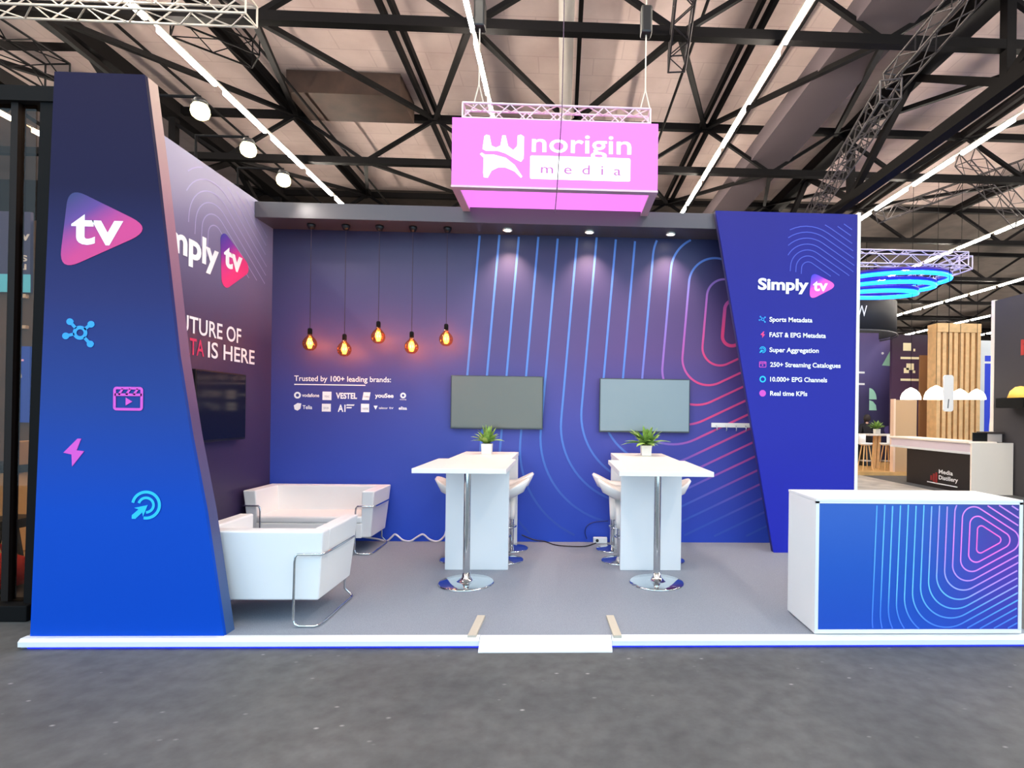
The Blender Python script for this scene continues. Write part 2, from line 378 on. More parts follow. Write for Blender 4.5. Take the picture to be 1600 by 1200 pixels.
lattice('lighting_truss', a, (b_.x, a.y, 7.2), .28, ALUW, 'pale aluminium lattice truss across the top left corner')
lattice('lighting_truss', atz(1075, -40, 7.7), atz(1057, 100, 7.7), .28, DARKTRUSS, 'short dark lattice truss ending above the pink sign')
lattice('lighting_truss', atz(1540, -40, 7.4), atz(1395, 128, 7.0), .28, DARKTRUSS, 'dark lattice truss in front of the black main truss at top right')
lattice('lighting_truss', atz(1392, 140, 6.5), aty(1262, 345, 15.5), .28, DARKTRUSS, 'dark lattice truss descending behind the right tower')
lattice('lighting_truss', aty(1508, 245, 14), aty(1600, 345, 15.0), .4, DARKTRUSS, 'dark lattice truss hanging below the top right light row')
lattice('lighting_truss', aty(1375, 338, 15), aty(1600, 258, 15.5), .3, DARKTRUSS, 'dark lattice truss tilted up towards the right edge')
lattice('lighting_truss', atz(270, 22, 8.3), atz(400, 75, 8.3), .5, STEEL, 'black lattice frame under the roof above the left wall')
lattice('lighting_truss', atz(-40, 40, 6.9), atz(90, 120, 6.9), .4, STEEL, 'black lattice truss at the top left corner beside the tower')
zr = 1.71 + 253/870*13.2
LILAC = mat('lilac lit truss', (196, 186, 215), .45, .3)
lattice('ring_truss', (6.2, 13.2, zr), (9.74, 13.2, zr), .32, LILAC, 'pale square truss carrying blue light rings, front run', 'square truss over the blue rings')
lattice('ring_truss', (9.92, 13.36, zr), (9.92, 16.6, zr), .32, LILAC, 'pale square truss carrying blue light rings, side run going back', 'square truss over the blue rings')
lattice('ring_truss', (6.2, 16.8, zr), (9.74, 16.8, zr), .32, LILAC, 'pale square truss carrying blue light rings, rear run', 'square truss over the blue rings')
NEON = mat('blue neon', (30, 90, 255), .4, emit=(20, 130, 255), power=5)
for k, (px, py, rp_, lab) in enumerate(((1392, 440, 80, 'widest blue glowing ring of the hanging ring lamp'), (1385, 450, 66, 'middle blue glowing ring of the hanging ring lamp'), (1373, 460, 53, 'smallest lowest blue glowing ring of the hanging ring lamp'))):
    ct = aty(px, py, 14.3); r = rp_/870*14.3
    t = thing('ring_lamp', lab, 'ring lamp', tuple(ct), 'blue ring lamps')
    pts = [(ct.x + r*cs(a*math.pi/32), ct.y + r*sn(a*math.pi/32), ct.z + .09*sn(a*math.pi/32)) for a in range(64)]
    MB().tube(pts, .05, 8, closed=True).build('tube', NEON, t)
    MB().tube([(x, y, z+.1) for x, y, z in pts], .045, 6, closed=True).build('rim', mat('ring rim', (70, 50, 150), .4, .5), t)
    for a in (8, 24, 40, 56): x, y, z = pts[a]; MB().tube([(x, y, z+.1), (x, y, zr)], .012, 5).build('hanger', STEEL, t)
# black round banner with a white letter
sg = thing('hanging_banner', 'black round hanging banner with a white letter right of the tower', 'banner', (7.9, 19, 4.6))
c0 = aty(1300, 502, 19.1)
MB().lathe([(1.95, -.55), (1.98, -.55), (1.98, .5), (1.95, .5), (1.95, -.55)], (c0.x, c0.y, c0.z), 48).build('drum', mat('black banner cloth', (28, 30, 38), .7), sg)
MB().lathe([(2.0, -.62), (2.03, -.6), (2.0, -.56), (1.97, -.6), (2.0, -.62)], (c0.x, c0.y, c0.z), 48).build('rim', mat('banner rim', (90, 90, 96), .4, .6), sg)
pw = aty(1338, 494, 17.0)
lettering('W', pw, EX, EZ, .34, .36, INK, sg)
for dx in (-1.2, 1.2): MB().tube([(c0.x+dx, c0.y, c0.z+.5), (c0.x+dx, c0.y, 7.9)], .012, 5).build('hanger', STEEL, sg)

# ------------------------------------------------------------------ stand: platform, ramp, walls
CARPET = mat('grey needle felt carpet', (146, 152, 163), .95, spec=.1, bump=.6, scale=140, vary=.14)
pf = thing('stand_platform', 'low stand platform with grey carpet and white metal edge', 'platform', (0, 5.5, 0))
MB().box(XL, 3.62, YF+.035, YB-.001, 0, G).build('carpet', CARPET, pf)
MB().box(XL-.17, XL-.001, YF+.035, 4.29, 0, G).build('carpet', CARPET, pf)
xr0, xr1 = atz(748, 1000, G).x, atz(957, 1000, G).x
edge = MB()
prof = [(0, .012), (-.02, .02), (-.02, .055), (.0, G+.004), (.05, G+.004), (.05, .012)]
for a, b in ((XL-.16, xr0), (xr1, 3.66)):
    v = [(x, YF+.02+dy, z) for x in (a, b) for dy, z in prof]; n = len(prof)
    edge.add(v, [tuple(range(n)), tuple(range(n, 2*n))] + [(i, (i+1) % n, (i+1) % n+n, i+n) for i in range(n)])
edge.build('edge_profile', mat('white edge profile', (232, 234, 236), .35, .0), pf)
MB().box(XL-.12, 3.62, YF+.03, YF+.06, 0, .03).build('glow_strip', mat('added blue glow strip', (20, 30, 190), .5, emit=(20, 30, 255), power=4), pf, label='added thin blue glowing strip under the edge')  # glowing strip added for the blue halo and floor glow under the step
rp = thing('ramp', 'short white metal ramp at the middle of the stand front', 'ramp', ((xr0+xr1)/2, YF, 0))
v = [(x, y, z) for x in (xr0+.004, xr1-.004) for y, z in ((YF-.07, 0), (YF-.07, .008), (YF+.03, G+.006), (YF+.06, G+.006), (YF+.06, 0))]
MB().add(v, [(0, 1, 2, 3, 4), (5, 6, 7, 8, 9)] + [(i, (i+1) % 5, (i+1) % 5+5, i+5) for i in range(5)]).build('plate', WHITE, rp)
for (a, b, lab) in (((737, 997), (752, 965), 'thin beige metal carpet strip at the left of the ramp'), ((965, 997), (953, 965), 'thin beige metal carpet strip at the right of the ramp')):
    p, q = atz(*a, G), atz(*b, G)
    o = MB().add([(p.x-.03, p.y, G), (p.x+.03, p.y, G), (q.x+.03, q.y, G), (q.x-.03, q.y, G), (p.x-.03, p.y, G+.02), (p.x+.03, p.y, G+.02), (q.x+.03, q.y, G+.02), (q.x-.03, q.y, G+.02)],
                 [(0, 3, 2, 1), (4, 5, 6, 7), (0, 1, 5, 4), (1, 2, 6, 5), (2, 3, 7, 6), (3, 0, 4, 7)]).build('carpet_strip', mat('beige strip', (200, 190, 172), .5))
    tag(o, lab, 'carpet strip', 'carpet strips beside the ramp')

ZW = 4.17
WALLB = gradient('back wall print with light tint', [(0, (36, 80, 204)), (.3, (60, 76, 166)), (.6, (72, 66, 118)), (.85, (62, 59, 92)), (1, (46, 42, 68))], 'Z', .5,  # upper stops greyed for warm overhead light; the rest is print
                 [(0, (38, 72, 190)), (.3, (60, 62, 150)), (.6, (84, 58, 112)), (.85, (52, 46, 88)), (1, (20, 34, 74))], 'X', .3, .75)
wb = MB().box(XL, 3.62, YB, YB+.12, 0, ZW).build('wall_back', WALLB, kind='structure')
WALLS = gradient('side wall print with painted glare', [(0, (50, 40, 74)), (.35, (62, 48, 80)), (.6, (64, 54, 86)), (.85, (126, 118, 150)), (1, (152, 148, 174))], 'Z', .45)  # pale top is floodlight glare put into the print's colour
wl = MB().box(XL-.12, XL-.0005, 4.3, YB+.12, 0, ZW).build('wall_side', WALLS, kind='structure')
# header beam
hp = aty(740, 348, 6.66)
ZH = hp.z
hd = thing('header_beam', 'dark grey header beam along the top of the back wall', 'header', (0, 6.9, ZH))
MB().box(XL+.002, 2.6, 6.66, YB-.001, ZH, ZW-.03).build('fascia', mat('charcoal header', (78, 72, 76), .4), hd, bevel=.004)
# back-wall lines
pc = aty(1157, 506, YB); SP = .197
lp = line_print('back wall line print', (pc.x+.6, YB, pc.z-.9), 3.2, [(0, (205, 84, 150)), (.36, (214, 66, 120)), (.48, (160, 92, 172)), (.62, (88, 122, 196)), (1, (88, 130, 200))], low=(.3, 1.7, (60, 88, 186)))
b = MB()
def clipw(u, v): return -1.2 < u < 3.58 and G+.08 < v < ZH-.005
for k in range(14):
    R_ = .22 + k*SP
    b.ribbon(rtri(pc.x - k*.049, pc.z, R_, .12 + k*SP*.55, -.075, 24, .03), .027 if k else .042, (0, YB-.001, 0), EX, EZ, .002, True, clipw)
b.build('line_print', lp, wb)
# trusted-by block
def bw(px, py): p = aty(px, py, YB); p.y = YB - .001; return p
def word(txt, x0, x1, yb, cap_px, material=INK, bold=0.01, parent=wb, **k):
    p, q = bw(x0, yb), bw(x1, yb); lettering(txt, p, EX, EZ, q.x-p.x, cap_px/870*YB, material, parent, bold, **k)
word('Trusted by 100+ leading brands:', 460, 611, 595, 8.5)
b = MB(); p, q = bw(460, 600.5), bw(571, 600.5); b.box(p.x, q.x, YB-.004, YB-.001, p.z-.006, p.z+.006)
def sq(x0, y0, x1, y1, slant=0):
    p, q = bw(x0, y1), bw(x1, y0); s = slant/870*YB
    b.plate([(p.x, p.z), (q.x-s, p.z), (q.x, q.z), (p.x+s, q.z)], (0, YB-.001, 0), EX, EZ, .003)
def dot(x, y, r): p = bw(x, y); b.plate(circ(p.x, p.z, r/870*YB), (0, YB-.001, 0), EX, EZ, .003)
sq(504, 612, 518, 625); sq(566, 613, 579, 625, 2); sq(503, 631, 517, 643); sq(564, 631, 577, 644)
p = bw(465, 617.5); b.ribbon(circ(p.x, p.z, .031), .022, (0, YB-.001, 0), EX, EZ, .003, True)
p = bw(630, 618); b.ribbon(circ(p.x, p.z, .026), .02, (0, YB-.001, 0), EX, EZ, .003, True)
p = bw(465, 636); b.plate([(p.x-.045, p.z+.02), (p.x, p.z+.05), (p.x+.045, p.z+.045), (p.x+.035, p.z-.02), (p.x, p.z-.045), (p.x-.035, p.z-.03)], (0, YB-.001, 0), EX, EZ, .003)
sq(541, 632, 554, 634, 1); sq(541, 636, 550, 638, 1)
p = bw(587, 637); b.plate([(p.x-.025, p.z+.025), (p.x+.025, p.z+.025), (p.x, p.z-.025)], (0, YB-.001, 0), EX, EZ, .003)
b.build('logo_print', INK, wb)
word('vodafone', 472, 499, 620, 5.5, bold=.02); word('VESTEL', 525, 558, 622.5, 9, bold=.035); word('youSee', 586, 615, 621, 6.5, bold=.03)
word('Telia', 473, 488, 639, 6, bold=.02); word('A1', 528, 540, 643, 11, bold=.03); word('telenor', 592, 606, 639, 3.5, bold=.01); word('tv', 608, 615, 639, 4, bold=.01); word('elisa', 623, 636, 640, 5, bold=.03); word('nova', 625, 635, 625, 2.2)
for (x, y, s) in ((507, 621, 'TDC'), (569, 621, 'mts'), (506, 639, 'DNA'), (567, 640, 'NOS')):
    word(s, x, x+8, y, 3, mat('print violet', (70, 66, 140), .6), .01)
# logos on side wall
def sw(px, py): return atx(px, py, XL)
def sword(txt, x0, y0, x1, y1, cap, material, bold, hide=''):
    """word on the side wall between two baseline pixels; cap = letter height in metres"""
    p, q = sw(x0, y0), sw(x1, y1); z = (p.z + q.z)/2
    lettering(txt, (XL+.001, p.y, z), EY, EZ, q.y-p.y, cap, material, wl, bold)
PGRAD = gradient('play triangle print', [(0, (232, 62, 126)), (.25, (214, 62, 140)), (.5, (124, 58, 160)), (.75, (70, 58, 150))], diag=(0, -.6, .85), rough=.5)
def logo(parent, O, X, Y, cx, cz, size, words, name='play_logo', mt=None):
    b = MB(); b.plate(rtri(cx, cz, size, size*.42, .06), O, X, Y, .002); return b.build(name, mt or PGRAD, parent)
pz = sw(365, 415)
logo(wl, (XL+.001, 0, 0), EY, EZ, pz.y-.03, pz.z+.02, .2, None)
pa = sw(273, 392)
sp_ = sw(345, 418)
hgt = .27
def side_text(txt, y_left, y_right, z, cap, mt, bold): lettering(txt, (XL+.001, y_left, z), EY, EZ, y_right-y_left, cap, mt, wl, bold, t=.004)
pn0, pn1 = sw(274, 398), sw(341, 413)
zt = (sw(290, 402).z + sw(330, 412).z)/2
lw = (pn1.y - pn0.y)
side_text('Simply', pn1.y - lw*1.62, pn1.y, zt, .26, INK, .035)
pt0, pt1 = sw(349, 414), sw(378, 424)
side_text('tv', pt0.y, pt1.y, sw(365, 421).z, .25, INK, .035)
f0, f1 = sw(289, 523), sw(376, 532)
zf = (sw(300, 524).z + sw(365, 531).z)/2
cf = abs(sw(365, 507).z - sw(365, 531).z)
side_text('THE FUTURE OF', f1.y - (f1.y-f0.y)*1.72, f1.y, zf, cf, INK, .012)
g0, g1, g2 = sw(295, 553), sw(318, 557), sw(324, 558); g3 = sw(397, 568)
zg = (sw(335, 560).z + sw(390, 568).z)/2
side_text('DATA', g1.y - (g1.y-g0.y)*2.0, g1.y, zg, cf, mat('red pink print', (206, 50, 96), .6), .012)
side_text('IS HERE', g2.y, g3.y, zg, cf, INK, .012)
b = MB()
pp = sw(350, 330)
def clips(u, v): return 5.45 < u < 6.95 and v > 3.2 and v < ZW-.05 and (u-5.15)*.6 + (v-3.25) > .25 and v > 3.95-(u-4.9)*.8
for k in range(9): b.ribbon(rtri(6.2, 2.95, .42+k*.1, .12+k*.09, -.06), .012, (XL, 0, 0), EY, EZ, .002, True, clips)
b.build('line_print', mat('pale lilac line print', (164, 154, 196), .5), wl)
# wall-mounted television on the side wall
XT = XL+.1
p0, p1 = atx(306, 577, XT), atx(385, 585, XT); z1 = (p0.z + p1.z)/2; z0 = (atx(312, 692, XT).z + atx(385, 686, XT).z)/2
t = thing('television', 'black flat television hanging on the dark side wall', 'television', (XL+.03, (p0.y+p1.y)/2, z0), 'televisions')
MB().box(XL+.002, XL+.05, p0.y+.05, p1.y-.05, z0+.1, z1-.1).build('wall_mount', BLACK, t)
MB().box(XL+.05, XL+.1, p0.y, p1.y, z0, z1).build('bezel', BLACK, t, bevel=.006)
MB().box(XL+.1, XL+.102, p0.y+.015, p1.y-.015, z0+.025, z1-.015).build('screen', mat('off black screen', (10, 9, 11), .12), t)

# ------------------------------------------------------------------ towers
def tower(name, label, quad, Y, dep, material, side):
    """quad: BL, BR, TR, TL as (x, z)"""
    t = thing(name, label, 'tower', ((quad[0][0]+quad[1][0])/2, Y+dep/2, G))
    n = 4
    n = len(quad); F_ = [tuple(range(n)), tuple(range(2*n-1, n-1, -1))] + [(i, i+n, (i+1) % n+n, (i+1) % n) for i in range(n)]
    MB().add([(x, Y, z) for x, z in quad] + [(x, Y+.03, z) for x, z in quad], F_).build('front_panel', material, t)
    MB().add([(x, Y+.0301, z) for x, z in quad] + [(x, Y+dep, z) for x, z in quad], F_).build('side_body', side, t)
    return t
YT = 4.1
LQ = [aty(*p, YT) for p in ((47, 991), (350, 997), (226, 116), (85, 112))]
zt_ = (LQ[2].z + LQ[3].z)/2
MID = [(p.x, p.z) for p in (aty(*q, YT) for q in ((321, 800), (298, 680), (278, 555), (247, 280)))]
LQ = [(LQ[0].x, G), (LQ[1].x, G)] + MID + [(LQ[2].x, zt_), (LQ[3].x, zt_)]
lt_ = tower('display_tower', 'tall blue left tower panel with a television emblem and four icons', LQ, YT, .13,
           gradient('left tower print', [(0, (0, 70, 184)), (.22, (10, 70, 176)), (.42, (36, 63, 134)), (.6, (42, 48, 98)), (.8, (26, 24, 56)), (1, (22, 18, 48))], 'Z', .6, spec=.12),
           gradient('left tower side print', [(0, (60, 92, 140)), (.4, (92, 70, 104)), (.75, (150, 104, 120)), (1, (178, 152, 138))], 'Z', .5))
lt = [c for c in kids(lt_) if c.name.startswith('front_panel')][0]
def lt_at(px, py): p = aty(px, py, YT); p.y = YT-.001; return p
OL = (0, YT-.001, 0)
pt = lt_at(160, 362)
PG2 = gradient('tower play triangle', [(0, (196, 52, 122)), (.22, (166, 52, 130)), (.45, (86, 50, 128)), (.75, (38, 44, 98))], diag=(-.6, 0, .85), rough=.5)
cvs = [lt_at(*p) for p in ((100, 410), (116, 302), (229, 356))]
# triangle with its own three corners, rounded
def rounded(poly, r, n=8):
    out = []; N = len(poly)
    for i in range(N):
        a, c, d = Vector(poly[i-1]), Vector(poly[i]), Vector(poly[(i+1) % N]); u = (a-c).normalized(); v = (d-c).normalized()
        ang = u.angle(v); l = r/math.tan(ang/2); p, q = c+u*l, c+v*l
        for k in range(n+1):
            s = k/n; out.append(tuple((1-s)**2*p + 2*s*(1-s)*c + s*s*q))
    return out
tri = [lt_at(*p) for p in ((92, 425), (108, 292), (242, 358))]
MB().plate(rounded([(p.x, p.z) for p in tri], .09), OL, EX, EZ, .002).build('play_logo', PG2, lt)
p, q = lt_at(112, 380), lt_at(193, 380)
lettering('tv', p - EY*.001, EX, EZ, q.x-p.x, 54/870*YT, INK, lt, .022)
K = YT/870
def icon_clap(b, O, cx, cz, s, X=EX):
    b.ribbon(rrect(cx-s, cz-s*.8, cx+s, cz+s*.8, s*.15), s*.2, O, X, EZ, .004, True)
    b.ribbon([(cx-s, cz+s*.3), (cx+s, cz+s*.3)], s*.2, O, X, EZ, .004)
    for d in (-.55, 0, .55): b.ribbon([(cx+d*s-.15*s, cz+s*.3), (cx+d*s+.15*s, cz+s*.75)], s*.16, O, X, EZ, .004)
    b.plate([(cx-.18*s, cz-.52*s), (cx+.3*s, cz-.22*s), (cx-.18*s, cz+.08*s)], O, X, EZ, .004)
def icon_bolt(b, O, cx, cz, s): b.plate([(cx-.1*s, cz-s), (cx+.72*s, cz+.1*s), (cx+.2*s, cz+.16*s), (cx+.5*s, cz+s), (cx+.25*s, cz+s), (cx-.72*s, cz-.02*s), (cx-.15*s, cz-.14*s)], O, EX, EZ, .004)
def icon_target(b, O, cx, cz, s):
    b.ribbon(circ(cx, cz, s*.9, 30, math.radians(-100), math.radians(170)), s*.2, O, EX, EZ, .004)
    b.ribbon(circ(cx, cz, s*.5, 24, math.radians(-90), math.radians(165)), s*.18, O, EX, EZ, .004)
    b.plate([(cx-.95*s, cz-.95*s), (cx-.7*s, cz-.95*s), (cx-.25*s, cz-.5*s), (cx-.2*s, cz-.8*s), (cx+.1*s, cz+.0*s), (cx-.8*s, cz-.2*s), (cx-.5*s, cz-.3*s), (cx-.95*s, cz-.7*s)], O, EX, EZ, .004)
def icon_net(b, O, cx, cz, s):
    b.ribbon(circ(cx, cz, s*.38, 20), s*.26, O, EX, EZ, .004, True)
    for u, v in ((-.72, .78), (.75, .62), (-1.0, -.25), (.72, -.8)):
        b.plate(circ(cx+u*s, cz+v*s, s*.24, 16), O, EX, EZ, .0045); b.ribbon([(cx+u*s*.4, cz+v*s*.4), (cx+u*s, cz+v*s)], s*.22, O, EX, EZ, .004)
for px, py, s, fn, mt in ((126, 520, 21, icon_net, BLUEINK), (201, 623, 20, icon_clap, PINK2), (116, 707, 21, icon_bolt, PINK2), (229, 789, 22, icon_target, CYANINK)):
    b = MB(); p = lt_at(px, py); fn(b, OL, p.x, p.z, s*K); b.build('icon', mt, lt)

YR = 6.57
RQ = [aty(*p, YR) for p in ((1209, 863), (1336, 863), (1337, 335), (1118, 329))]
zr_ = (RQ[2].z + RQ[3].z)/2; xr_ = (RQ[1].x + RQ[2].x)/2
RQ = [(RQ[0].x, G), (xr_, G), (xr_, zr_), (RQ[3].x, zr_)]
RP = gradient('right tower print', [(0, (38, 46, 182)), (.3, (36, 41, 155)), (.7, (35, 37, 136)), (1, (36, 35, 122))], 'Z', .5, spec=.2)
rt_ = tower('display_tower', 'tall blue right tower panel, narrow at its foot, with a list of six services', RQ, YR, .085, RP, gradient('right tower side', [(0, (30, 30, 110)), (1, (70, 70, 96))], 'Z', .5))
MB().box(xr_, xr_+.035, YR-.012, YR+.085, G, zr_+.02).build('edge_trim', mat('white edge trim', (250, 244, 232), .4), rt_, label='white vertical edge trim')
OR = (0, YR-.001, 0)
rt = [c for c in kids(rt_) if c.name.startswith('front_panel')][0]
def rt_at(px, py): p = aty(px, py, YR); p.y = YR-.001; return p
def rword(txt, x0, x1, yb, cap, bold=.03, mt=INK):
    p, q = rt_at(x0, yb), rt_at(x1, yb); lettering(txt, p - EY*.002, EX, EZ, q.x-p.x, cap/870*YR, mt, rt, bold)
tri = [rt_at(*p) for p in ((1264, 470), (1268, 425), (1310, 446))]
MB().plate(rounded([(p.x, p.z) for p in tri], .06), OR, EX, EZ, .002).build('play_logo', gradient('small play triangle', [(0, (250, 90, 190)), (.25, (240, 80, 190)), (.45, (140, 60, 220)), (.75, (62, 60, 230))], diag=(-.6, 0, .85), rough=.5), rt)
rword('Simply', 1184, 1263, 452, 18, .035); rword('tv', 1270, 1293, 454, 18, .03)
rows = [('Sports Metadata', 1202, 1269, 502.5, BLUEINK, icon_net), ('FAST & EPG Metadata', 1202, 1290, 526.5, PINKINK, icon_bolt), ('Super Aggregation', 1202, 1279, 550, CYANINK, icon_target),
        ('250+ Streaming Catalogues', 1203, 1313, 573, PINK2, icon_clap), ('10.000+ EPG Channels', 1203, 1292, 596, CYANINK, 'ring'), ('Real time KPIs', 1203, 1261, 618, PINK2, 'dot')]
for txt, x0, x1, yb, mt, fn in rows:
    rword(txt, x0, x1, yb, 7.5, .022)
    b = MB(); p = rt_at(1191.5, yb-3.5); s = 5.2/870*YR
    if fn == 'ring': b.ribbon(circ(p.x, p.z, s*.8), s*.4, OR, EX, EZ, .004, True)
    elif fn == 'dot': b.plate(circ(p.x, p.z, s), OR, EX, EZ, .003)
    else: fn(b, OR, p.x, p.z, s)
    b.build('icon', mt, rt)
b = MB(); pc2 = rt_at(1276, 448)
def clipr(u, v): p = v - pc2.z; return v < zr_-.12 and u < xr_-.03 and p > .12 and u > pc2.x-.36
for k in range(11): b.ribbon(rtri(pc2.x, pc2.z, .2+k*.068, .08+k*.064, -.06), .011, OR, EX, EZ, .002, True, clipr)
b.build('line_print', mat('faint blue line print', (58, 72, 180), .5), rt)

# ------------------------------------------------------------------ reception counter
pA, pB, pBack = atz(1273, 993, G), atz(1594, 991, G), atz(1228, 957, G)
cx0, cx1, cy0, cy1 = pA.x, pB.x, 4.1, 4.6
zc = aty(1273, 779, cy0).z
ct_ = thing('reception_counter', 'white reception counter with a blue printed front of nested triangles', 'counter', ((cx0+cx1)/2, cy0, G))
MB().box(cx0, cx1, cy0+.012, cy1, G+.012, zc-.02).build('body', WHITE, ct_, bevel=.004)
MB().box(cx0-.002, cx1+.002, cy0-.004, cy1+.004, zc-.02, zc).build('counter_top', WHITE, ct_, bevel=.003)
fr = MB(); fw = .026
fr.box(cx0, cx1, cy0-.003, cy0+.012, G+.012, G+.03+.012); fr.box(cx0, cx0+fw, cy0-.003, cy0+.012, G+.04, zc-.02); fr.box(cx1-fw, cx1, cy0-.003, cy0+.012, G+.04, zc-.02); fr.box(cx0, cx1, cy0-.003, cy0+.012, zc-.035, zc-.02)
fr.build('front_frame', WHITE, ct_)
MB().box(cx0+.05, cx1-.05, cy0+.05, cy1-.05, G, G+.012).build('plinth', BLACK, ct_)
fp = MB().box(cx0+fw, cx1-fw, cy0+.002, cy0+.012, G+.042, zc-.035).build('front_panel', gradient('counter print', [(0, (26, 76, 182)), (.5, (28, 84, 180)), (1, (46, 92, 178))], 'Z', .4,
     [(0, (46, 64, 172)), (.5, (84, 56, 162)), (1, (60, 56, 140))], 'X', .45, 1.0), ct_)
pc3 = aty(1541, 843, cy0)
b = MB()
def clipc(u, v): return cx0+fw < u < cx1-fw and G+.045 < v < zc-.04
for k in range(14): b.ribbon(rtri(pc3.x - k*.0068, pc3.z, .072+k*.0535, .03+k*.0535*.55, -.03, 22, .012), .0105, (0, cy0+.002, 0), EX, EZ, .002, True, clipc)
b.build('line_print', line_print('counter line print', (pc3.x - (cx0+cx1)/2, 0, pc3.z - G), .95, [(0, (255, 90, 190)), (.2, (246, 130, 226)), (.38, (190, 150, 250)), (.55, (110, 190, 250)), (.8, (110, 190, 250)), (1, (70, 140, 232))], low=(.02, .3, (70, 112, 224))), fp)

# ------------------------------------------------------------------ tables, stools, plants
ZT = 1.21
def bar_table(label, x0, x1, y0=5.81, y1=7.03):
    t = thing('bar_table', label, 'table', ((x0+x1)/2, (y0+y1)/2, G), 'white slab bar tables')
    MB().box(x0-.005, x1+.005, y0+.115, y1, ZT-.045, ZT).build('tabletop', WARMWHITE, t, bevel=.003)
    MB().box(x0, x1, y0, y0+.06, G, ZT-.046).build('end_panel', WHITE, t, bevel=.003)
    MB().box(x0, x1, y1-.06, y1, G, ZT-.046).build('end_panel', WHITE, t, bevel=.003)
    MB().box((x0+x1)/2-.02, (x0+x1)/2+.02, y0+.06, y1-.06, ZT-.2, ZT-.046).build('stretcher', WHITE, t)
def pole_table(label, x0, x1, y0, y1, pc):
    t = thing('pole_table', label, 'table', (pc[0], pc[1], G), 'pole tables on round chrome feet')
    MB().box(x0, x1, y0, y1, ZT-.04, ZT+.002).build('tabletop', WARMWHITE, t, bevel=.003)
    MB().tube([(pc[0], pc[1], G+.03), (pc[0], pc[1], ZT-.04)], .034, 20).build('pole', CHROME, t)
    MB().lathe([(0, G+.11), (.036, G+.105), (.042, G+.06), (.075, G+.03), (.1, G+.022)], (pc[0], pc[1], 0), 28).build('collar', CHROME, t)
    MB().lathe([(0, G), (.262, G), (.265, G+.006), (.255, G+.014), (.1, G+.024), (0, G+.026)], (pc[0], pc[1], 0), 48).build('base', CHROME, t)
bar_table('white slab-ended bar table under the left television', -1.185, -.535)
bar_table('white slab-ended bar table under the right television', .635, 1.275)
pole_table('white table top on chrome pole before the left bar table', -1.29, -.475, 4.87, 5.925, (-.888, 5.36))
pole_table('white table top on chrome pole before the right bar table', .505, 1.33, 4.78, 5.925, (.945, 5.38))
SEAT = mat('white stool shell', (238, 234, 228), .25)
def stool():
    t = thing('bar_stool', '', 'stool', (0, 0, G), 'white bar stools')
    # shell: low scooped seat whose rim rises to a back at +x
    b = MB(); n = 28; rings = []
    for j in range(7):
        f = j/6
        rg = []
        for k in range(n):
            a = 2*math.pi*k/n; r = .195*f**.8*(1 + .12*f*cs(a)*(cs(a) > 0))
            h = .745 + .03*f**2 + (.115*f**2.2)*max(0, cs(a))**1.2 + .03*f**2
            rg.append((r*cs(a)*1.03 + .02*f, r*sn(a)*1.0, h))
        rings.append(rg)
    rim_out = [(x*1.07, y*1.07, z-.02) for x, y, z in rings[-1]]
    und = [(x*.8, y*.8, .715 + (z-.735)*.25) for x, y, z in rings[-1]]
    und2 = [(x*.25, y*.25, .685) for x, y, z in rings[-1]]
    al = rings + [rim_out, und, und2]
    vs = [p for r in al for p in r]; fs = []
    for i in range(len(al)-1):
        for k in range(n): l = (k+1) % n; fs.append((i*n+k, i*n+l, (i+1)*n+l, (i+1)*n+k))
    fs.append(tuple(range((len(al)-1)*n, len(al)*n)))
    z0 = G
    b.add([(x, y, z+z0) for x, y, z in vs], fs, True); b.build('seat', SEAT, t, smooth=True)
    MB().lathe([(.05, .67+z0), (.055, .69+z0), (.04, .42+z0), (.036, .36+z0), (0, .36+z0)], (0, 0, 0), 20).build('gas_cover', SEAT, t)
    MB().tube([(0, 0, z0+.02), (0, 0, z0+.4)], .027, 16).build('column', CHROME, t)
    pts = [(.02 + .11*cs(a), .12*sn(a), z0+.27) for a in [2*math.pi*k/28 for k in range(28)]]
    fb = MB().tube([(x-.08, y, z) for x, y, z in pts], .009, 8, closed=True); fb.build('footrest', CHROME, t)
    MB().lathe([(0, z0), (.2, z0), (.203, z0+.006), (.19, z0+.014), (.08, z0+.025), (.03, z0+.05), (0, z0+.05)], (0, 0, 0), 40).build('base', CHROME, t)
    return t
st = stool()
spots = [(-.60, 6.19, 0, 'front white bar stool at the right side of the left bar table'), (-.58, 6.72, 0, 'rear white bar stool at the right side of the left bar table'), (-1.12, 6.2, math.pi, 'white bar stool half hidden at the left side of the left bar table'),
         (.665, 6.19, math.pi, 'front white bar stool at the left side of the right bar table'), (.64, 6.72, math.pi, 'rear white bar stool at the left side of the right bar table'), (1.2, 6.2, 0, 'white bar stool half hidden at the right side of the right bar table')]
for i, (x, y, a, lab) in enumerate(spots):
    if i == 0: st.location = (x, y, G); st.rotation_euler = (0, 0, a); st['label'] = lab
    else: dup(st, (x, y, G), a, lab)
LEAFM = mat('green leaves', (132, 166, 78), .45, vary=.35, scale=30)
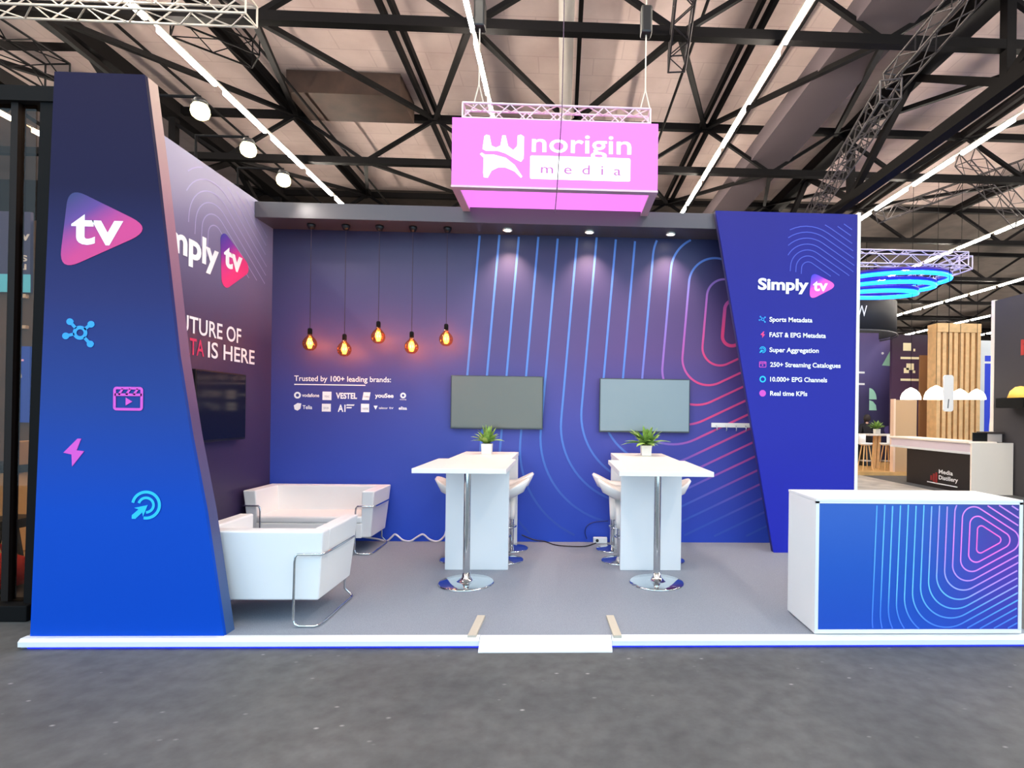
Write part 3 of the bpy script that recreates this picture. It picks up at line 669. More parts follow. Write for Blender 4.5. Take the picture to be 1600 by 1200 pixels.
def plant(label, x, y, z, s, nleaf, spread, pot=.125, lean=0, leafm=None, group='potted plants on the tables'):
    t = thing('potted_plant', label, 'plant', (x, y, z), group)
    h = pot; w_ = pot*.5
    b = MB(); b.box(x-w_, x+w_, y-w_, y+w_, z, z+h, .006); b.build('pot', mat('off white pot', (232, 224, 214), .5), t, bevel=.006)
    MB().box(x-w_*.86, x+w_*.86, y-w_*.86, y+w_*.86, z+h-.01, z+h+.004).build('soil', mat('soil', (52, 40, 30), .9), t)
    b = MB()
    for k in range(nleaf):
        a = random.uniform(0, 2*math.pi); el = random.uniform(.35, 1.45); L = s*random.uniform(.65, 1.1); wd = L*.13
        p0 = Vector((x + random.uniform(-.02, .02), y + random.uniform(-.02, .02), z+h)); d = Vector((cs(a)*cs(el)*spread + lean, sn(a)*cs(el)*spread, sn(el))).normalized()
        sd = d.cross(EZ).normalized(); pts = []
        for j in range(6):
            f = j/5; p = p0 + d*L*f + Vector((0, 0, -1))*(L*.42*f*f*(1.2-sn(el)*.8)); ww = wd*math.sin(math.pi*(.08+.9*f)**.8)
            pts.append((p - sd*ww, p + Vector((0, 0, ww*.35)), p + sd*ww))
        vs = [q for r in pts for q in r]; fs = []
        for j in range(5): i = j*3; fs += [(i, i+1, i+4, i+3), (i+1, i+2, i+5, i+4)]
        b.add(vs, fs, True)
    b.build('foliage', leafm or LEAFM, t)
    return t
p = atz(760, 710, ZT); plant('small green potted plant on the left bar table', p.x, 6.62, ZT+.001, .25, 46, .75)
p = atz(1007, 711, ZT); plant('wider green potted plant on the right bar table', p.x, 6.62, ZT+.001, .31, 52, 1.25, lean=.08)

# televisions on the back wall
def backtv(label, px0, px1, py0, py1, reflect_tone):
    p, q = aty(px0, py1, YB-.06), aty(px1, py0, YB-.06)
    t = thing('television', label, 'television', ((p.x+q.x)/2, YB-.04, p.z), 'televisions')
    MB().box(p.x+.3, q.x-.3, YB-.03, YB-.001, p.z+.15, q.z-.15).build('wall_mount', BLACK, t)
    MB().box(p.x, q.x, YB-.075, YB-.03, p.z, q.z).build('bezel', mat('grey bezel', (70, 74, 74), .35, .5), t, bevel=.004)
    MB().box(p.x+.012, q.x-.012, YB-.0765, YB-.075, p.z+.02, q.z-.012).build('screen', mat('screen with hall reflection %d %d %d' % reflect_tone, reflect_tone, .22, spec=.8), t)  # screen base greyed to stand in for the hall's reflection in dark glass
backtv('switched-off flat television above the left bar table', 704, 849, 588.5, 669.5, (92, 91, 78))
backtv('switched-off flat television above the right bar table', 936, 1078, 593, 675, (122, 135, 138))
# coat rack
p, q = aty(1111, 667, YB), aty(1173, 662, YB)
t = thing('coat_rack', 'white wall coat rack with four hooks beside the right tower', 'coat rack', ((p.x+q.x)/2, YB-.02, p.z))
MB().box(p.x, q.x+.1, YB-.025, YB-.001, p.z-.005, q.z+.005).build('rail', WARMWHITE, t, bevel=.004)
for k in range(4):
    x = p.x+.06+k*.125
    MB().tube([(x, YB-.026, p.z+.02), (x, YB-.06, p.z+.0), (x, YB-.065, p.z-.03), (x, YB-.05, p.z-.045)], .007, 8).build('hook', ALU, t)

# header downlights and pendant bulbs
DL = mat('lit downlight', (255, 246, 225), .5, emit=(255, 236, 205), power=30)
for (px, py, lab) in ((793, 355, 'left lit downlight under the header beam'), (921, 357.5, 'middle lit downlight under the header beam'), (1048, 361.5, 'right lit downlight under the header beam')):
    x = aty(px, py, 6.86).x
    t = thing('downlight', lab, 'spotlight', (x, 6.86, ZH), 'header downlights')
    MB().lathe([(.052, 0), (.06, -.012), (.06, -.02), (.045, -.02), (.045, -.004)], (x, 6.86, ZH), 24).build('ring', mat('white ring', (230, 225, 215), .4), t)
    MB().lathe([(.0, -.016), (.044, -.016)], (x, 6.86, ZH), 24).build('lens', DL, t)
    l = bpy.data.lights.new('downlight_beam', 'SPOT'); l.energy = 105; l.color = (1, .66, .5); l.spot_size = math.radians(96); l.spot_blend = .9; l.shadow_soft_size = .03
    o = bpy.data.objects.new('downlight_beam', l); C.objects.link(o); o.parent = t; o.location = (0, -.04, -.03); o.rotation_euler = (math.radians(8), 0, 0)
AMBER = glass('amber bulb glass', (255, 205, 140), .9)
FIL = mat('glowing filament', (255, 210, 120), .5, emit=(255, 170, 60), power=22)
ORDB = ['leftmost', 'second from the left', 'middle and highest', 'fourth from the left', 'rightmost']
for i, (px, py) in enumerate(((484, 537), (538, 546), (591, 526), (643, 542), (697, 530))):
    y = 6.86; p = aty(px, py, y)
    t = thing('pendant_bulb', 'glowing amber globe bulb hanging on a black cord, ' + ORDB[i] + ' of the five', 'pendant lamp', tuple(p), 'pendant bulbs by the back wall')
    x, z = p.x, p.z
    MB().lathe([(.0, -.085), (.04, -.078), (.07, -.05), (.083, -.01), (.08, .025), (.06, .06), (.03, .092), (.022, .12)], (x, y, z), 24).build('globe', AMBER, t); globe = [c for c in kids(t)][-1]
    b = MB()
    for k in range(5):
        a = k*2*math.pi/5; b.tube([(x+.008*cs(a), y+.008*sn(a), z+.06), (x+.026*cs(a), y+.026*sn(a), z), (x+.01*cs(a+.6), y+.01*sn(a+.6), z-.05)], .011, 6)
    b.build('filament', FIL, globe)
    MB().lathe([(0, .19), (.02, .185), (.026, .17), (.026, .115), (.018, .11), (0, .11)], (x, y, z), 18).build('socket', MATTEBLACK, t)
    MB().tube([(x, y, z+.18), (x, y, ZH-.03)], .0045, 6).build('cord', mat('brown cord', (54, 40, 58), .7), t)
    MB().lathe([(0, 0), (.05, 0), (.05, -.02), (.03, -.06), (0, -.065)], (x, y, ZH-.001), 20).build('ceiling_rose', BLACK, t)
    l = bpy.data.lights.new('bulb_glow', 'POINT'); l.energy = 20; l.color = (1, .40, .14); l.shadow_soft_size = .04
    o = bpy.data.objects.new('bulb_glow', l); C.objects.link(o); o.parent = t; o.location = (0, 0, -.0)

# floodlights on the side wall
FL = mat('lit flood lens', (255, 250, 225), .5, emit=(255, 240, 170), power=4)
for i, (px, py, lab) in enumerate(((313, 173, 'nearest glowing floodlight above the side wall'), (388, 233, 'middle glowing floodlight above the side wall'), (443, 281, 'farthest glowing floodlight above the side wall'))):
    Y = (4.98, 5.7, 6.42)[i]; p = aty(px, py, Y)
    t = thing('floodlight', lab, 'floodlight', (XL, Y, ZW), 'floodlights above the side wall')
    MB().tube([(XL-.06, Y, ZW-.02), (XL-.06, Y, p.z+.12), (p.x, Y, p.z+.12), (p.x, Y, p.z+.05)], .014, 8).build('arm', STEEL, t)
    MB().lathe([(0, .1), (.045, .098), (.06, .07), (.06, .05)], tuple(p), 24).build('housing', BLACK, t)
    MB().lathe([(.05, .06), (.07, .025), (.075, -.015), (.064, -.05), (.038, -.07), (0, -.078)], tuple(p), 24).build('lens', FL, t)
    l = bpy.data.lights.new('flood_beam', 'SPOT'); l.energy = 60; l.color = (1, .93, .86); l.spot_size = math.radians(130); l.spot_blend = .8; l.shadow_soft_size = .07
    o = bpy.data.objects.new('flood_beam', l); C.objects.link(o); o.parent = t; o.location = (p.x-XL, 0, p.z-ZW-.06); o.rotation_euler = (0, math.radians(-32), 0)

# ------------------------------------------------------------------ seating
def armchair(name, label, x0, x1, yb, yf, ztop, arm_w, seat_z, cat, loop_front=False):
    """yb: outer face of the backrest, yf: front of the seat (either side)"""
    s = 1 if yf > yb else -1
    t = thing(name, label, cat, ((x0+x1)/2, (yb+yf)/2, G))
    bt = .13; z0 = G+.185; tp = .05
    def Y(a, b): return (min(a, b), max(a, b))
    # backrest: slab whose outer face draws in towards the floor
    ya, yo = yb+s*bt, yb
    b = MB(); b.add([(x0+tp, yo+s*.05, z0), (x1-tp, yo+s*.05, z0), (x1-tp, ya+s*.04, z0), (x0+tp, ya+s*.04, z0), (x0, yo, ztop), (x1, yo, ztop), (x1, ya, ztop), (x0, ya, ztop)], [(0, 3, 2, 1), (4, 5, 6, 7), (0, 1, 5, 4), (1, 2, 6, 5), (2, 3, 7, 6), (3, 0, 4, 7)])
    b.build('backrest', LEATHER, t, bevel=.014, seg=3)
    for sx, xo in ((1, x0), (-1, x1)):
        xi = xo + sx*arm_w
        y_0, y_1 = ya-s*.001, yf
        b = MB(); b.add([(xo+sx*tp, y_0, z0), (xi+sx*.02, y_0, z0), (xi+sx*.02, y_1-s*.04, z0), (xo+sx*tp, y_1-s*.04, z0), (xo, y_0, ztop), (xi, y_0, ztop), (xi, y_1, ztop), (xo, y_1, ztop)], [(0, 3, 2, 1), (4, 5, 6, 7), (0, 1, 5, 4), (1, 2, 6, 5), (2, 3, 7, 6), (3, 0, 4, 7)])
        b.build('armrest', LEATHER, t, bevel=.014, seg=3)
        zt2 = ztop-.17; xx = xo-sx*.008; r = .05
        # sled: along the arm, round the back corner, down to the floor, along the floor, up under the front
        yb2 = yb-s*.012
        yb_, yf_, s_ = yb, yf, s
        if loop_front: yb, yf, s = yf, yb, -s; yb2 = yb-s*.012
        path = [(xx, yf-s*.12, zt2), (xx, yb2+s*r, zt2), (xx+sx*r*.4, yb2+s*.005, zt2), (xx+sx*(.19), yb2, zt2), (xx+sx*(.205), yb2, zt2-.02), (xx+sx*.21, yb2+s*.0, zt2-.06), (xx+sx*.215, yb2+s*.0, G+.06), (xx+sx*.205, yb2, G+.025), (xx+sx*.17, yb2, G+.012), (xx+sx*.06, yb2, G+.011), (xx+sx*.035, yb2+s*.03, G+.011),
                (xx+sx*.03, yb2+s*.1, G+.011), (xx+sx*.03, yf-s*.1, G+.011), (xx+sx*.035, yf-s*.05, G+.011), (xx+sx*.06, yf-s*.03, G+.03), (xx+sx*.1, yf-s*.05, G+.08), (xx+sx*.1, yf-s*.05, z0+.01)]
        MB().tube(path, .0095, 8).build('sled_frame', CHROME, t)
        yb, yf, s = yb_, yf_, s_
    y_0, y_1 = Y(ya, yf-s*.01)
    MB().box(x0+arm_w+.001, x1-arm_w-.001, y_0, y_1, z0, seat_z-.08).build('seat_base', LEATHER, t, bevel=.008)
    MB().box(x0+arm_w+.003, x1-arm_w-.003, y_0+.004, y_1-.004, seat_z-.08, seat_z).build('seat_cushion', LEATHER, t, bevel=.025, seg=3)
    return t
armchair('armchair', 'white armchair seen from behind, beside the left tower', -2.81, -1.785, 4.27, 5.0, .79, .12, .66, 'armchair')
armchair('sofa', 'white two-seat sofa facing out of the back left corner', XL+.05, -2.11, 7.03, 6.4, .79, .14, .5, 'sofa', True)

# cables and power strip
pts = []
for x, y in ((560, 838), (588, 842), (604, 846), (612, 839), (618, 835), (628, 843), (634, 846), (642, 846), (652, 839), (661, 835), (670, 842), (678, 847), (686, 845), (694, 838), (697, 830)):
    p = aty(x, y, YB-.03); p.z = max(p.z, G+.01); pts.append(p)
def smooth(pts, n=5):
    out = []; P = [Vector(p) for p in pts]
    for i in range(len(P)-1):
        a, b, c, d = P[max(0, i-1)], P[i], P[i+1], P[min(len(P)-1, i+2)]
        for k in range(n):
            t = k/n; out.append(.5*((2*b) + (c-a)*t + (2*a-5*b+4*c-d)*t*t + (3*b-a-3*c+d)*t**3))
    return out + [P[-1]]
tag(MB().tube(smooth(pts), .012, 8).build('cable', mat('white cable', (225, 222, 228), .5)), 'white wavy cable along the foot of the back wall', 'cable')
t = thing('power_strip', 'white power strip on the carpet by the right bar table', 'power strip', (.5, YB-.06, G))
p, q = aty(927, 846, YB-.09), aty(949, 837, YB-.09)
MB().box(p.x, q.x, YB-.09, YB-.03, G, G+.075).build('body', WHITE, t, bevel=.008)
b = MB(); b.plate(circ(p.x+.05, G+.038, .02, 16), (0, YB-.091, 0), EX, EZ, .002); b.build('socket', BLACK, kids(t)[0])
path = [atz(x, y, G+.012) for x, y in ((818, 836), (835, 842), (852, 843), (868, 851), (890, 853), (915, 853), (932, 847.5))]
path = [Vector((min(p.x, 9), min(p.y, YB-.02), G+.009)) for p in path]
path[0].z = .16; path[1].z = .1
tag(MB().tube(smooth(path), .007, 6).build('cable', mat('black cable', (40, 34, 34), .5)), 'dark cable lying on the carpet between the two tables', 'cable')
path = [aty(x, y, YB-.012) for x, y in ((917, 842), (914, 832), (917, 822), (928, 816), (950, 814))]
tag(MB().tube(smooth(path), .006, 6).build('cable', mat('blue cable', (24, 36, 110), .5)), 'thin dark blue cable looping above the power strip', 'cable')

# ------------------------------------------------------------------ pink hanging light-box sign
YS, YS2 = 5.94, 6.74
s0, s1 = aty(706, 293, YS), aty(1027, 300, YS)
zs0 = (s0.z + s1.z)/2; zs1 = (aty(707, 187, YS).z + aty(1030, 190, YS).z)/2
SX0, SX1 = aty(706, 240, YS).x, aty(1028, 240, YS).x
PINK = mat('backlit pink fabric', (150, 60, 150), .7, emit=(255, 146, 255), power=.85, spec=.1)
PINKIN = mat('backlit pink inner fabric', (150, 60, 150), .7, emit=(255, 142, 255), power=.86, spec=.1)
SFR = mat('sign frame metal', (206, 172, 186), .4, .3)
sg = thing('light_box_sign', 'glowing pink square light-box sign hanging over the stand', 'sign', ((SX0+SX1)/2, (YS+YS2)/2, zs0))
th = .075
for nm, bx in (('front_panel', (SX0, SX1, YS, YS+th)), ('rear_panel', (SX0, SX1, YS2-th, YS2)), ('side_panel', (SX0, SX0+th, YS+th, YS2-th)), ('side_panel', (SX1-th, SX1, YS+th, YS2-th))):
    o = MB().box(*bx, zs0+.022, zs1).build(nm, PINK if nm == 'front_panel' else PINKIN, sg)
    if nm == 'front_panel': sgf = o
b = MB(); e = .004
b.box(SX0-e, SX1+e, YS-e, YS+th+e, zs0, zs0+.021); b.box(SX0-e, SX1+e, YS2-th-e, YS2+e, zs0, zs0+.021); b.box(SX0-e, SX0+th+e, YS+th+e, YS2-th-e, zs0, zs0+.021); b.box(SX1-th-e, SX1+e, YS+th+e, YS2-th-e, zs0, zs0+.021)
b.build('frame', SFR, sg)
def sp(px, py): p = aty(px, py, YS); p.y = YS-.002; return p
SINK = mat('backlit white print', (255, 255, 255), .6, emit=(255, 255, 255), power=1.0)
OS = (0, YS-.002, 0)
p, q = sp(831, 237), sp(986, 239.5)
lettering('norigin', p, EX, EZ, q.x-p.x, 31/870*YS, SINK, sgf, .008)
p, q = sp(828, 279.5), sp(985, 248)
MB().plate(rrect(p.x, p.z, q.x, q.z, .02), OS, EX, EZ, .003).build('logo_plate', SINK, sgf)
p, q = sp(845, 271.5), sp(970, 271.5)
lettering('media', p - EY*.012, EX, EZ, q.x-p.x, 15.5/870*YS, mat('lilac print', (100, 40, 100), .8, emit=(205, 140, 205), power=.8, spec=.1), sgf, .006, space=2.0)
# emblem: a crown-like ship over an arch
def em(*pp): return [(sp(x, y).x, sp(x, y).z) for x, y in pp]
b = MB()
b.plate(em((757, 213), (760, 211), (765, 212), (768, 228), (775, 231), (782, 228), (785, 212), (790, 212), (794, 229), (802, 235), (808, 229), (809, 212), (814, 211), (819, 214), (818, 248), (814, 253), (806, 249), (790, 240), (778, 236), (760, 236), (754, 233)), OS, EX, EZ, .003)
b.plate(em((750, 241), (753, 239), (758, 242), (772, 242), (790, 247), (804, 258), (816, 276), (814, 278), (804, 268), (790, 262), (778, 262), (768, 267), (762, 278), (756, 277), (755, 270), (756, 247)), OS, EX, EZ, .003)
b.build('emblem', SINK, sgf)
# truss, slings and cables carrying the sign
tz = zs1 + .1
tr_l = aty(722, 177, (YS+YS2)/2)
for yy, lab in ((YS+.12, 'pale lattice truss lying on the front of the pink sign'), (YS2-.12, 'pale lattice truss lying on the rear of the pink sign')):
    lattice('sign_truss', (SX0+.1, yy, tz), (SX1-.08, yy, tz), .16, mat('pinkish truss', (222, 196, 206), .45, .3), lab, 'trusses carrying the sign', .012, n=12)
for (px, lab) in ((748, 'left'), (1008, 'right')):
    x = aty(px, 170, YS+.12).x
    t = thing('chain_hoist', 'black chain hoist high above the ' + lab + ' end of the sign', 'hoist', (x, YS+.12, 6.4), 'chain hoists')
    p = aty(px-6, 12 if lab == 'left' else 28, 8.0)
    MB().box(x-.06, x+.06, YS+.06, YS+.2, 5.85, 6.15).build('body', BLACK, t, bevel=.02)
    MB().tube([(x, YS+.12, 6.15), (x, YS+.12, 8.95)], .008, 6).build('chain', ALUW, t)
    MB().tube([(x, YS+.12, 5.85), (x, YS+.12, tz+.33)], .008, 6).build('cable', ALUW, t)
    for dx in (-.06, .06): MB().tube([(x, YS+.12, tz+.33), (x+dx, YS+.12, tz+.09)], .007, 6).build('sling', ALUW, t)
path = [(aty(882, 190, YS-.05).x, YS-.06, 8.9), (aty(878, 190, YS-.05).x, YS-.06, zs1+.1), (aty(870, 300, YS-.05).x, YS-.06, zs0-.05)]
p3 = aty(867, 333, YS-.06); path.append((p3.x, YS-.06, p3.z))
tag(MB().tube(path, .006, 6).build('cable', mat('dark cable', (60, 30, 60), .5)), 'thin dark cable hanging in front of the pink sign', 'cable')

# ------------------------------------------------------------------ neighbouring stands on the right
def rect(px0, py0, px1, py1, Y):
    a, b = aty(px0, (py0+py1)/2, Y), aty(px1, (py0+py1)/2, Y); c = aty((px0+px1)/2, py0, Y); d = aty((px0+px1)/2, py1, Y)
    return a.x, b.x, d.z, c.z
# wooden floor the far stand sits on
x0, x1 = aty(1325, 740, 17).x, aty(1520, 740, 17).x
tag(MB().box(x0-3, 12.4, 15.9, 20.5, 0, .1).build('wooden_platform', mat('oak boards', (214, 168, 104), .5, vary=.15, scale=4)), 'low oak platform under the far stand right of the tower', 'platform')
tag(MB().box(x0-3, 8.7, 12.6, 15.89, 0, .012).build('walkway_carpet', mat('pale walkway', (176, 168, 156), .5, vary=.25, scale=3)), 'pale shiny walkway strip before the far oak platform', 'walkway')
PURP = gradient('far stand print', [(0, (52, 56, 84)), (.5, (60, 52, 92)), (1, (128, 116, 176))], 'Z', .5)
a = rect(1300, 520, 1393, 700, 19.5)
t = thing('stand_wall', 'purple printed wall with pale green shapes at the far stand', 'wall', ((a[0]+a[1])/2, 19.5, .1))
MB().box(a[0], a[1], 19.5, 19.62, .1, a[3]).build('panel', PURP, t)
O9 = (0, 19.499, 0)
def fp_(px, py): p = aty(px, py, 19.5); return (p.x, p.z)
MINT = mat('mint print', (170, 226, 196), .6)
c = fp_(1357, 625); k9 = 19.5/870
b = MB(); c1 = fp_(1358, 624); r9 = 17*k9
b.plate([c1] + [(c1[0] + 12*k9*cs(i*math.pi/20), c1[1] + 18*k9*sn(i*math.pi/20)) for i in range(11)], O9, EX, EZ, .004); b.build('shape_print', MINT, t)
b = MB(); c1 = fp_(1358, 641); b.plate([(c1[0], c1[1]), (c1[0]+12*k9, c1[1]), (c1[0]+11*k9, c1[1]+8*k9), (c1[0]+6*k9, c1[1]+14*k9), (c1[0], c1[1]+16*k9)], O9, EX, EZ, .004); b.build('shape_print', MINT, t)
b = MB(); b.plate([fp_(1378, 571), fp_(1392, 572), fp_(1392, 546)], O9, EX, EZ, .004); b.build('shape_print', MINT, t)
b = MB(); p = fp_(1379, 552); b.plate(circ(p[0], p[1], 2*k9, 12), O9, EX, EZ, .004); b.build('shape_print', INK, t)
for y in (582, 600):
    b = MB(); p, q = fp_(1336, y+1.3), fp_(1351, y-1.3); b.plate([p, (q[0], p[1]), q, (p[0], q[1])], O9, EX, EZ, .004); b.build('text_bar', INK, t)
b = MB(); p = fp_(1388, 672); b.plate(circ(p[0], p[1], 7*k9, 16), O9, EX, EZ, .004); b.build('shape_print', mat('violet print', (96, 86, 150), .6), t)
a = rect(1393, 523, 1464, 700, 18.8)
t = thing('stand_wall', 'dark plum wall with cream square emblems behind the pendant lamps', 'wall', ((a[0]+a[1])/2, 18.8, .1))
MB().box(a[0], a[1], 18.8, 18.92, .1, a[3]).build('panel', gradient('plum print', [(0, (44, 36, 56)), (.45, (88, 62, 88)), (.8, (70, 46, 72)), (1, (48, 32, 50))], 'Z', .5), t)
CREAM = mat('cream print', (255, 242, 196), .6)
def quad(nm, px0, py0, px1, py1, Y, mt, par, th=.004):
    p, q = aty(px0, py1, Y), aty(px1, py0, Y); b = MB(); b.plate([(p.x, p.z), (q.x, p.z), (q.x, q.z), (p.x, q.z)], (0, Y-.001, 0), EX, EZ, th); return b.build(nm, mt, par)
for q in ((1411, 536, 1424, 548), (1427, 545, 1430, 549), (1407, 558, 1436, 561), (1416, 568, 1428, 578), (1412, 575, 1420, 583), (1426, 579, 1430, 583), (1407, 592, 1436, 595)): quad('emblem_print', *q, 18.8, CREAM, t)
OAK = mat('light oak', (222, 178, 122), .5, vary=.12, scale=6)
# slatted oak screen
a = rect(1461, 506, 1529, 690, 17)
t = thing('slat_screen', 'tall oak slat screen behind the hanging white lamps', 'screen', ((a[0]+a[1])/2, 17, .1))
MB().box(a[0], a[1], 16.9, 17.4, a[3]-.28, a[3]).build('top_board', OAK, t, bevel=.01)
MB().box(a[0], a[1], 16.9, 17.4, .1, .3).build('bottom_board', OAK, t)
n = 8; wd = (a[1]-a[0])/(n*1.45)
for k in range(n):
    x = a[0] + (a[1]-a[0]-wd)*k/(n-1); MB().box(x, x+wd, 16.92, 17.38, .3, a[3]-.28).build('slat', OAK, t, bevel=.008)
MB().box(a[0]+.1, a[1]-.1, 17.9, 17.95, .1, a[3]-.9).build('backing', mat('warm backing', (150, 104, 62), .6), t)
# white wall with blue stripe
a = rect(1529, 535, 1562, 700, 16.8)
t = thing('stand_wall', 'white wall panel with a blue stripe beside the slat screen', 'wall', ((a[0]+a[1])/2, 17.8, 0))
MB().box(a[0]+.12, a[1]+1.2, 17.8, 17.9, 0, a[3]+.2).build('panel', WHITE, t)
quad('stripe', 1537, 556, 1556, 700, 17.8, mat('royal blue print', (44, 66, 220), .5), t)
quad('band', 1537, 565, 1556, 568, 17.8, INK, t, .006)
b = MB(); pts = [aty(x, y, 17.8) for x, y in ((1560, 600), (1553, 618), (1548, 640), (1545, 668), (1544, 700), (1560, 700))]; b.plate([(p.x, p.z) for p in pts], (0, 17.799, 0), EX, EZ, .008); b.build('swoosh', INK, t)
# charcoal side wall with a pale end strip
xw = 10.12
e1 = atx(1555, 470, xw); e0 = atx(1602, 457, xw)
t = thing('stand_wall', 'charcoal stand wall at the right edge with a pale end strip', 'wall', (xw+.1, 11, 0))
MB().box(xw, xw+.12, 9.5, e1.y, 0, e1.z).build('panel', mat('charcoal panel', (62, 58, 60), .7), t)
MB().box(xw-.01, xw+.13, e1.y+.001, e1.y+.1, 0, e1.z+.02).build('end_strip', mat('cream end strip', (240, 228, 214), .5), t)
p = atx(1597, 547, xw)
lettering('M', (xw-.001, p.y+.03, p.z-.1), -EY, EZ, .34, .34, mat('red wall letter', (190, 60, 54), .6), t, .03)
p = atx(1603, 622, xw)
t = thing('wall_lamp', 'half-round yellow glowing lamp over a black shelf at the right edge', 'lamp', (xw, p.y, p.z))
MB().lathe([(.001, .26), (.1, .24), (.19, .15), (.24, 0), (.001, 0)], (xw-.12, p.y, p.z), 24).build('shade', mat('yellow lamp shade', (255, 205, 96), .5, emit=(255, 190, 80), power=.5), t)
MB().box(xw-.4, xw-.001, p.y-.4, p.y+.35, p.z-.22, p.z-.001).build('shelf', BLACK, t)
# desk with dark front
dx0 = aty(1518, 735, 12.05).x; dz = aty(1550, 692, 12.05).z
t = thing('information_desk', 'white and black information desk with small red and white lettering', 'desk', (dx0+.4, 13, 0))
xb = min(aty(1589, 720, 12.05).x, xw-.03)
PEACH = mat('warm white desk', (255, 240, 224), .45)
MB().box(dx0, xb, 12.05, 12.1, 0, dz).build('pedestal', PEACH, t, bevel=.006)
p0_, p1_ = atx(1416, 703, dx0), atx(1518, 714, dx0)
MB().box(dx0+.02, dx0+.5, 12.101, p0_.y, 0, dz-.27).build('side_panel', mat('black desk panel', (42, 36, 36), .5), t)
MB().box(dx0-.02, dx0+.5, 12.101, p0_.y+.7, dz-.269, dz-.22).build('ledge', WHITE, t)
MB().box(dx0+.01, dx0+.5, 12.101, p0_.y+.7, dz-.219, dz-.03).build('upper_panel', mat('lilac desk panel', (222, 206, 214), .5), t)
MB().box(dx0-.03, dx0+.62, 12.101, p0_.y+.75, dz-.029, dz+.02).build('counter_top', PEACH, t, bevel=.01)
def dk(px, py): q = atx(px, py, dx0+.02); return q
A_, B_ = dk(1489, 742), dk(1467, 739)
def desk_text(txt, pl, pr, cap, mt, bold=.02):
    p, q = dk(*pl), dk(*pr); lettering(txt, (dx0+.019, p.y, (p.z+q.z)/2), -EY, EZ, p.y-q.y, cap, mt, t, bold)
desk_text('Media', (1467, 740), (1489, 742.5), .1, INK); desk_text('Distillery', (1467, 749), (1497, 753.5), .1, INK)
p, q = dk(1449, 752.5), dk(1496, 761); zz = (p.z+q.z)/2
b = MB(); b.box(dx0+.012, dx0+.019, q.y, p.y, zz-.012, zz+.012); b.build('underline', INK, t)
for k, (y0, h) in enumerate(((1452, .12), (1456, .2), (1460, .26))):
    p, q = dk(y0+2, 745), dk(y0+5, 745); b = MB(); b.box(dx0+.012, dx0+.019, q.y, p.y, p.z-h/2-.02, p.z+h/2-.02); b.build('logo_bar', mat('dark red print', (150, 44, 44), .6), t)
a = rect(1589, 703, 1602, 776, 12.3)
t = thing('side_cabinet', 'small white cabinet with a dark knob beside the information desk', 'cabinet', (a[0]+.3, 12.5, 0))
MB().box(a[0]+.01, a[0]+.8, 12.2, 12.7, 0, a[3]).build('body', PEACH, t, bevel=.006)
p = aty(1594, 714, 12.2); b = MB(); b.plate(circ(p.x, p.z, .035, 14), (0, 12.2, 0), EX, EZ, .03); b.build('knob', mat('brown knob', (84, 66, 56), .5), t)
p, q = aty(1517, 692, 12.3), aty(1567, 675, 12.3)
t = thing('laptop', 'open dark laptop standing on the information desk', 'laptop', ((p.x+q.x)/2, 12.35, dz))
q1 = aty(1542, 676, 12.3)
MB().box(p.x+.03, q1.x, 12.28, 12.3, dz+.001, q1.z).build('screen', BLACK, t, bevel=.003)
MB().box(p.x+.03, q1.x, 12.3, 12.55, dz+.001, dz+.02).build('keyboard', mat('dark grey plastic', (60, 58, 60), .5), t)
t = thing('document_box', 'grey box beside the laptop on the information desk', 'box', (q1.x+.2, 12.4, dz))
MB().box(q1.x+.02, aty(1566, 690, 12.3).x, 12.3, 12.6, dz+.001, aty(1555, 678, 12.3).z).build('body', mat('pale grey box', (196, 184, 176), .6), t, bevel=.01)
MB().box(q1.x+.0, aty(1568, 690, 12.3).x, 12.28, 12.62, aty(1555, 678, 12.3).z+.001, aty(1555, 675, 12.3).z).build('lid', mat('dark lid', (70, 58, 54), .6), t)
# brown cabinet behind the lamps
a = rect(1402, 625, 1436, 690, 15.9)
t = thing('tall_cabinet', 'brown tall cabinet under the leftmost white pendant lamp', 'cabinet', ((a[0]+a[1])/2, 16.1, 0))
MB().box(a[0], a[1], 16.0, 16.15, .1, a[3]).build('body', mat('tan cabinet', (196, 158, 116), .55), t, bevel=.01)
MB().box(a[0]-.06, a[0]-.001, 15.98, 16.15, .1, a[3]+.03).build('side_post', mat('peach post', (236, 200, 170), .5), t)
# pendant bowl lamps
LAMPW = mat('glowing lamp bowl', (255, 250, 236), .5, emit=(255, 240, 214), power=5)
for i, (px0, px1, lab) in enumerate(((1409, 1437, 'leftmost'), (1446, 1479, 'second'), (1487, 1512, 'third'), (1513.5, 1538, 'rightmost'))):
    Y = 14.05; p, q = aty(px0, 624, Y), aty(px1, 624, Y); r = (q.x-p.x)/2; x = (p.x+q.x)/2; z = p.z
    t = thing('pendant_lamp', lab + ' of the four glowing white bowl pendant lamps at the far stand', 'pendant lamp', (x, Y, z), 'white bowl pendant lamps')
    MB().lathe([(r, 0), (r*.97, r*.3), (r*.82, r*.7), (r*.5, r*1.05), (r*.2, r*1.22), (.02, r*1.3)], (x, Y, z), 24).build('bowl', LAMPW, t)
    MB().lathe([(0, .0), (r*.98, .0)], (x, Y, z+.004), 24).build('diffuser', LAMPW, t)
    MB().tube([(x, Y, z+r*1.28), (x, Y, 7.9)], .006, 5).build('cord', STEEL, t)
a = rect(1474, 586, 1489, 643, 13.2)
t = thing('hanging_sign', 'small white rounded sign hanging between the pendant lamps', 'sign', ((a[0]+a[1])/2, 13.2, a[2]))
b = MB(); b.plate(rrect(a[0], a[2], a[1], a[3], .06), (0, 13.22, 0), EX, EZ, .04); b.build('board', mat('white sign board', (250, 250, 250), .4), t)
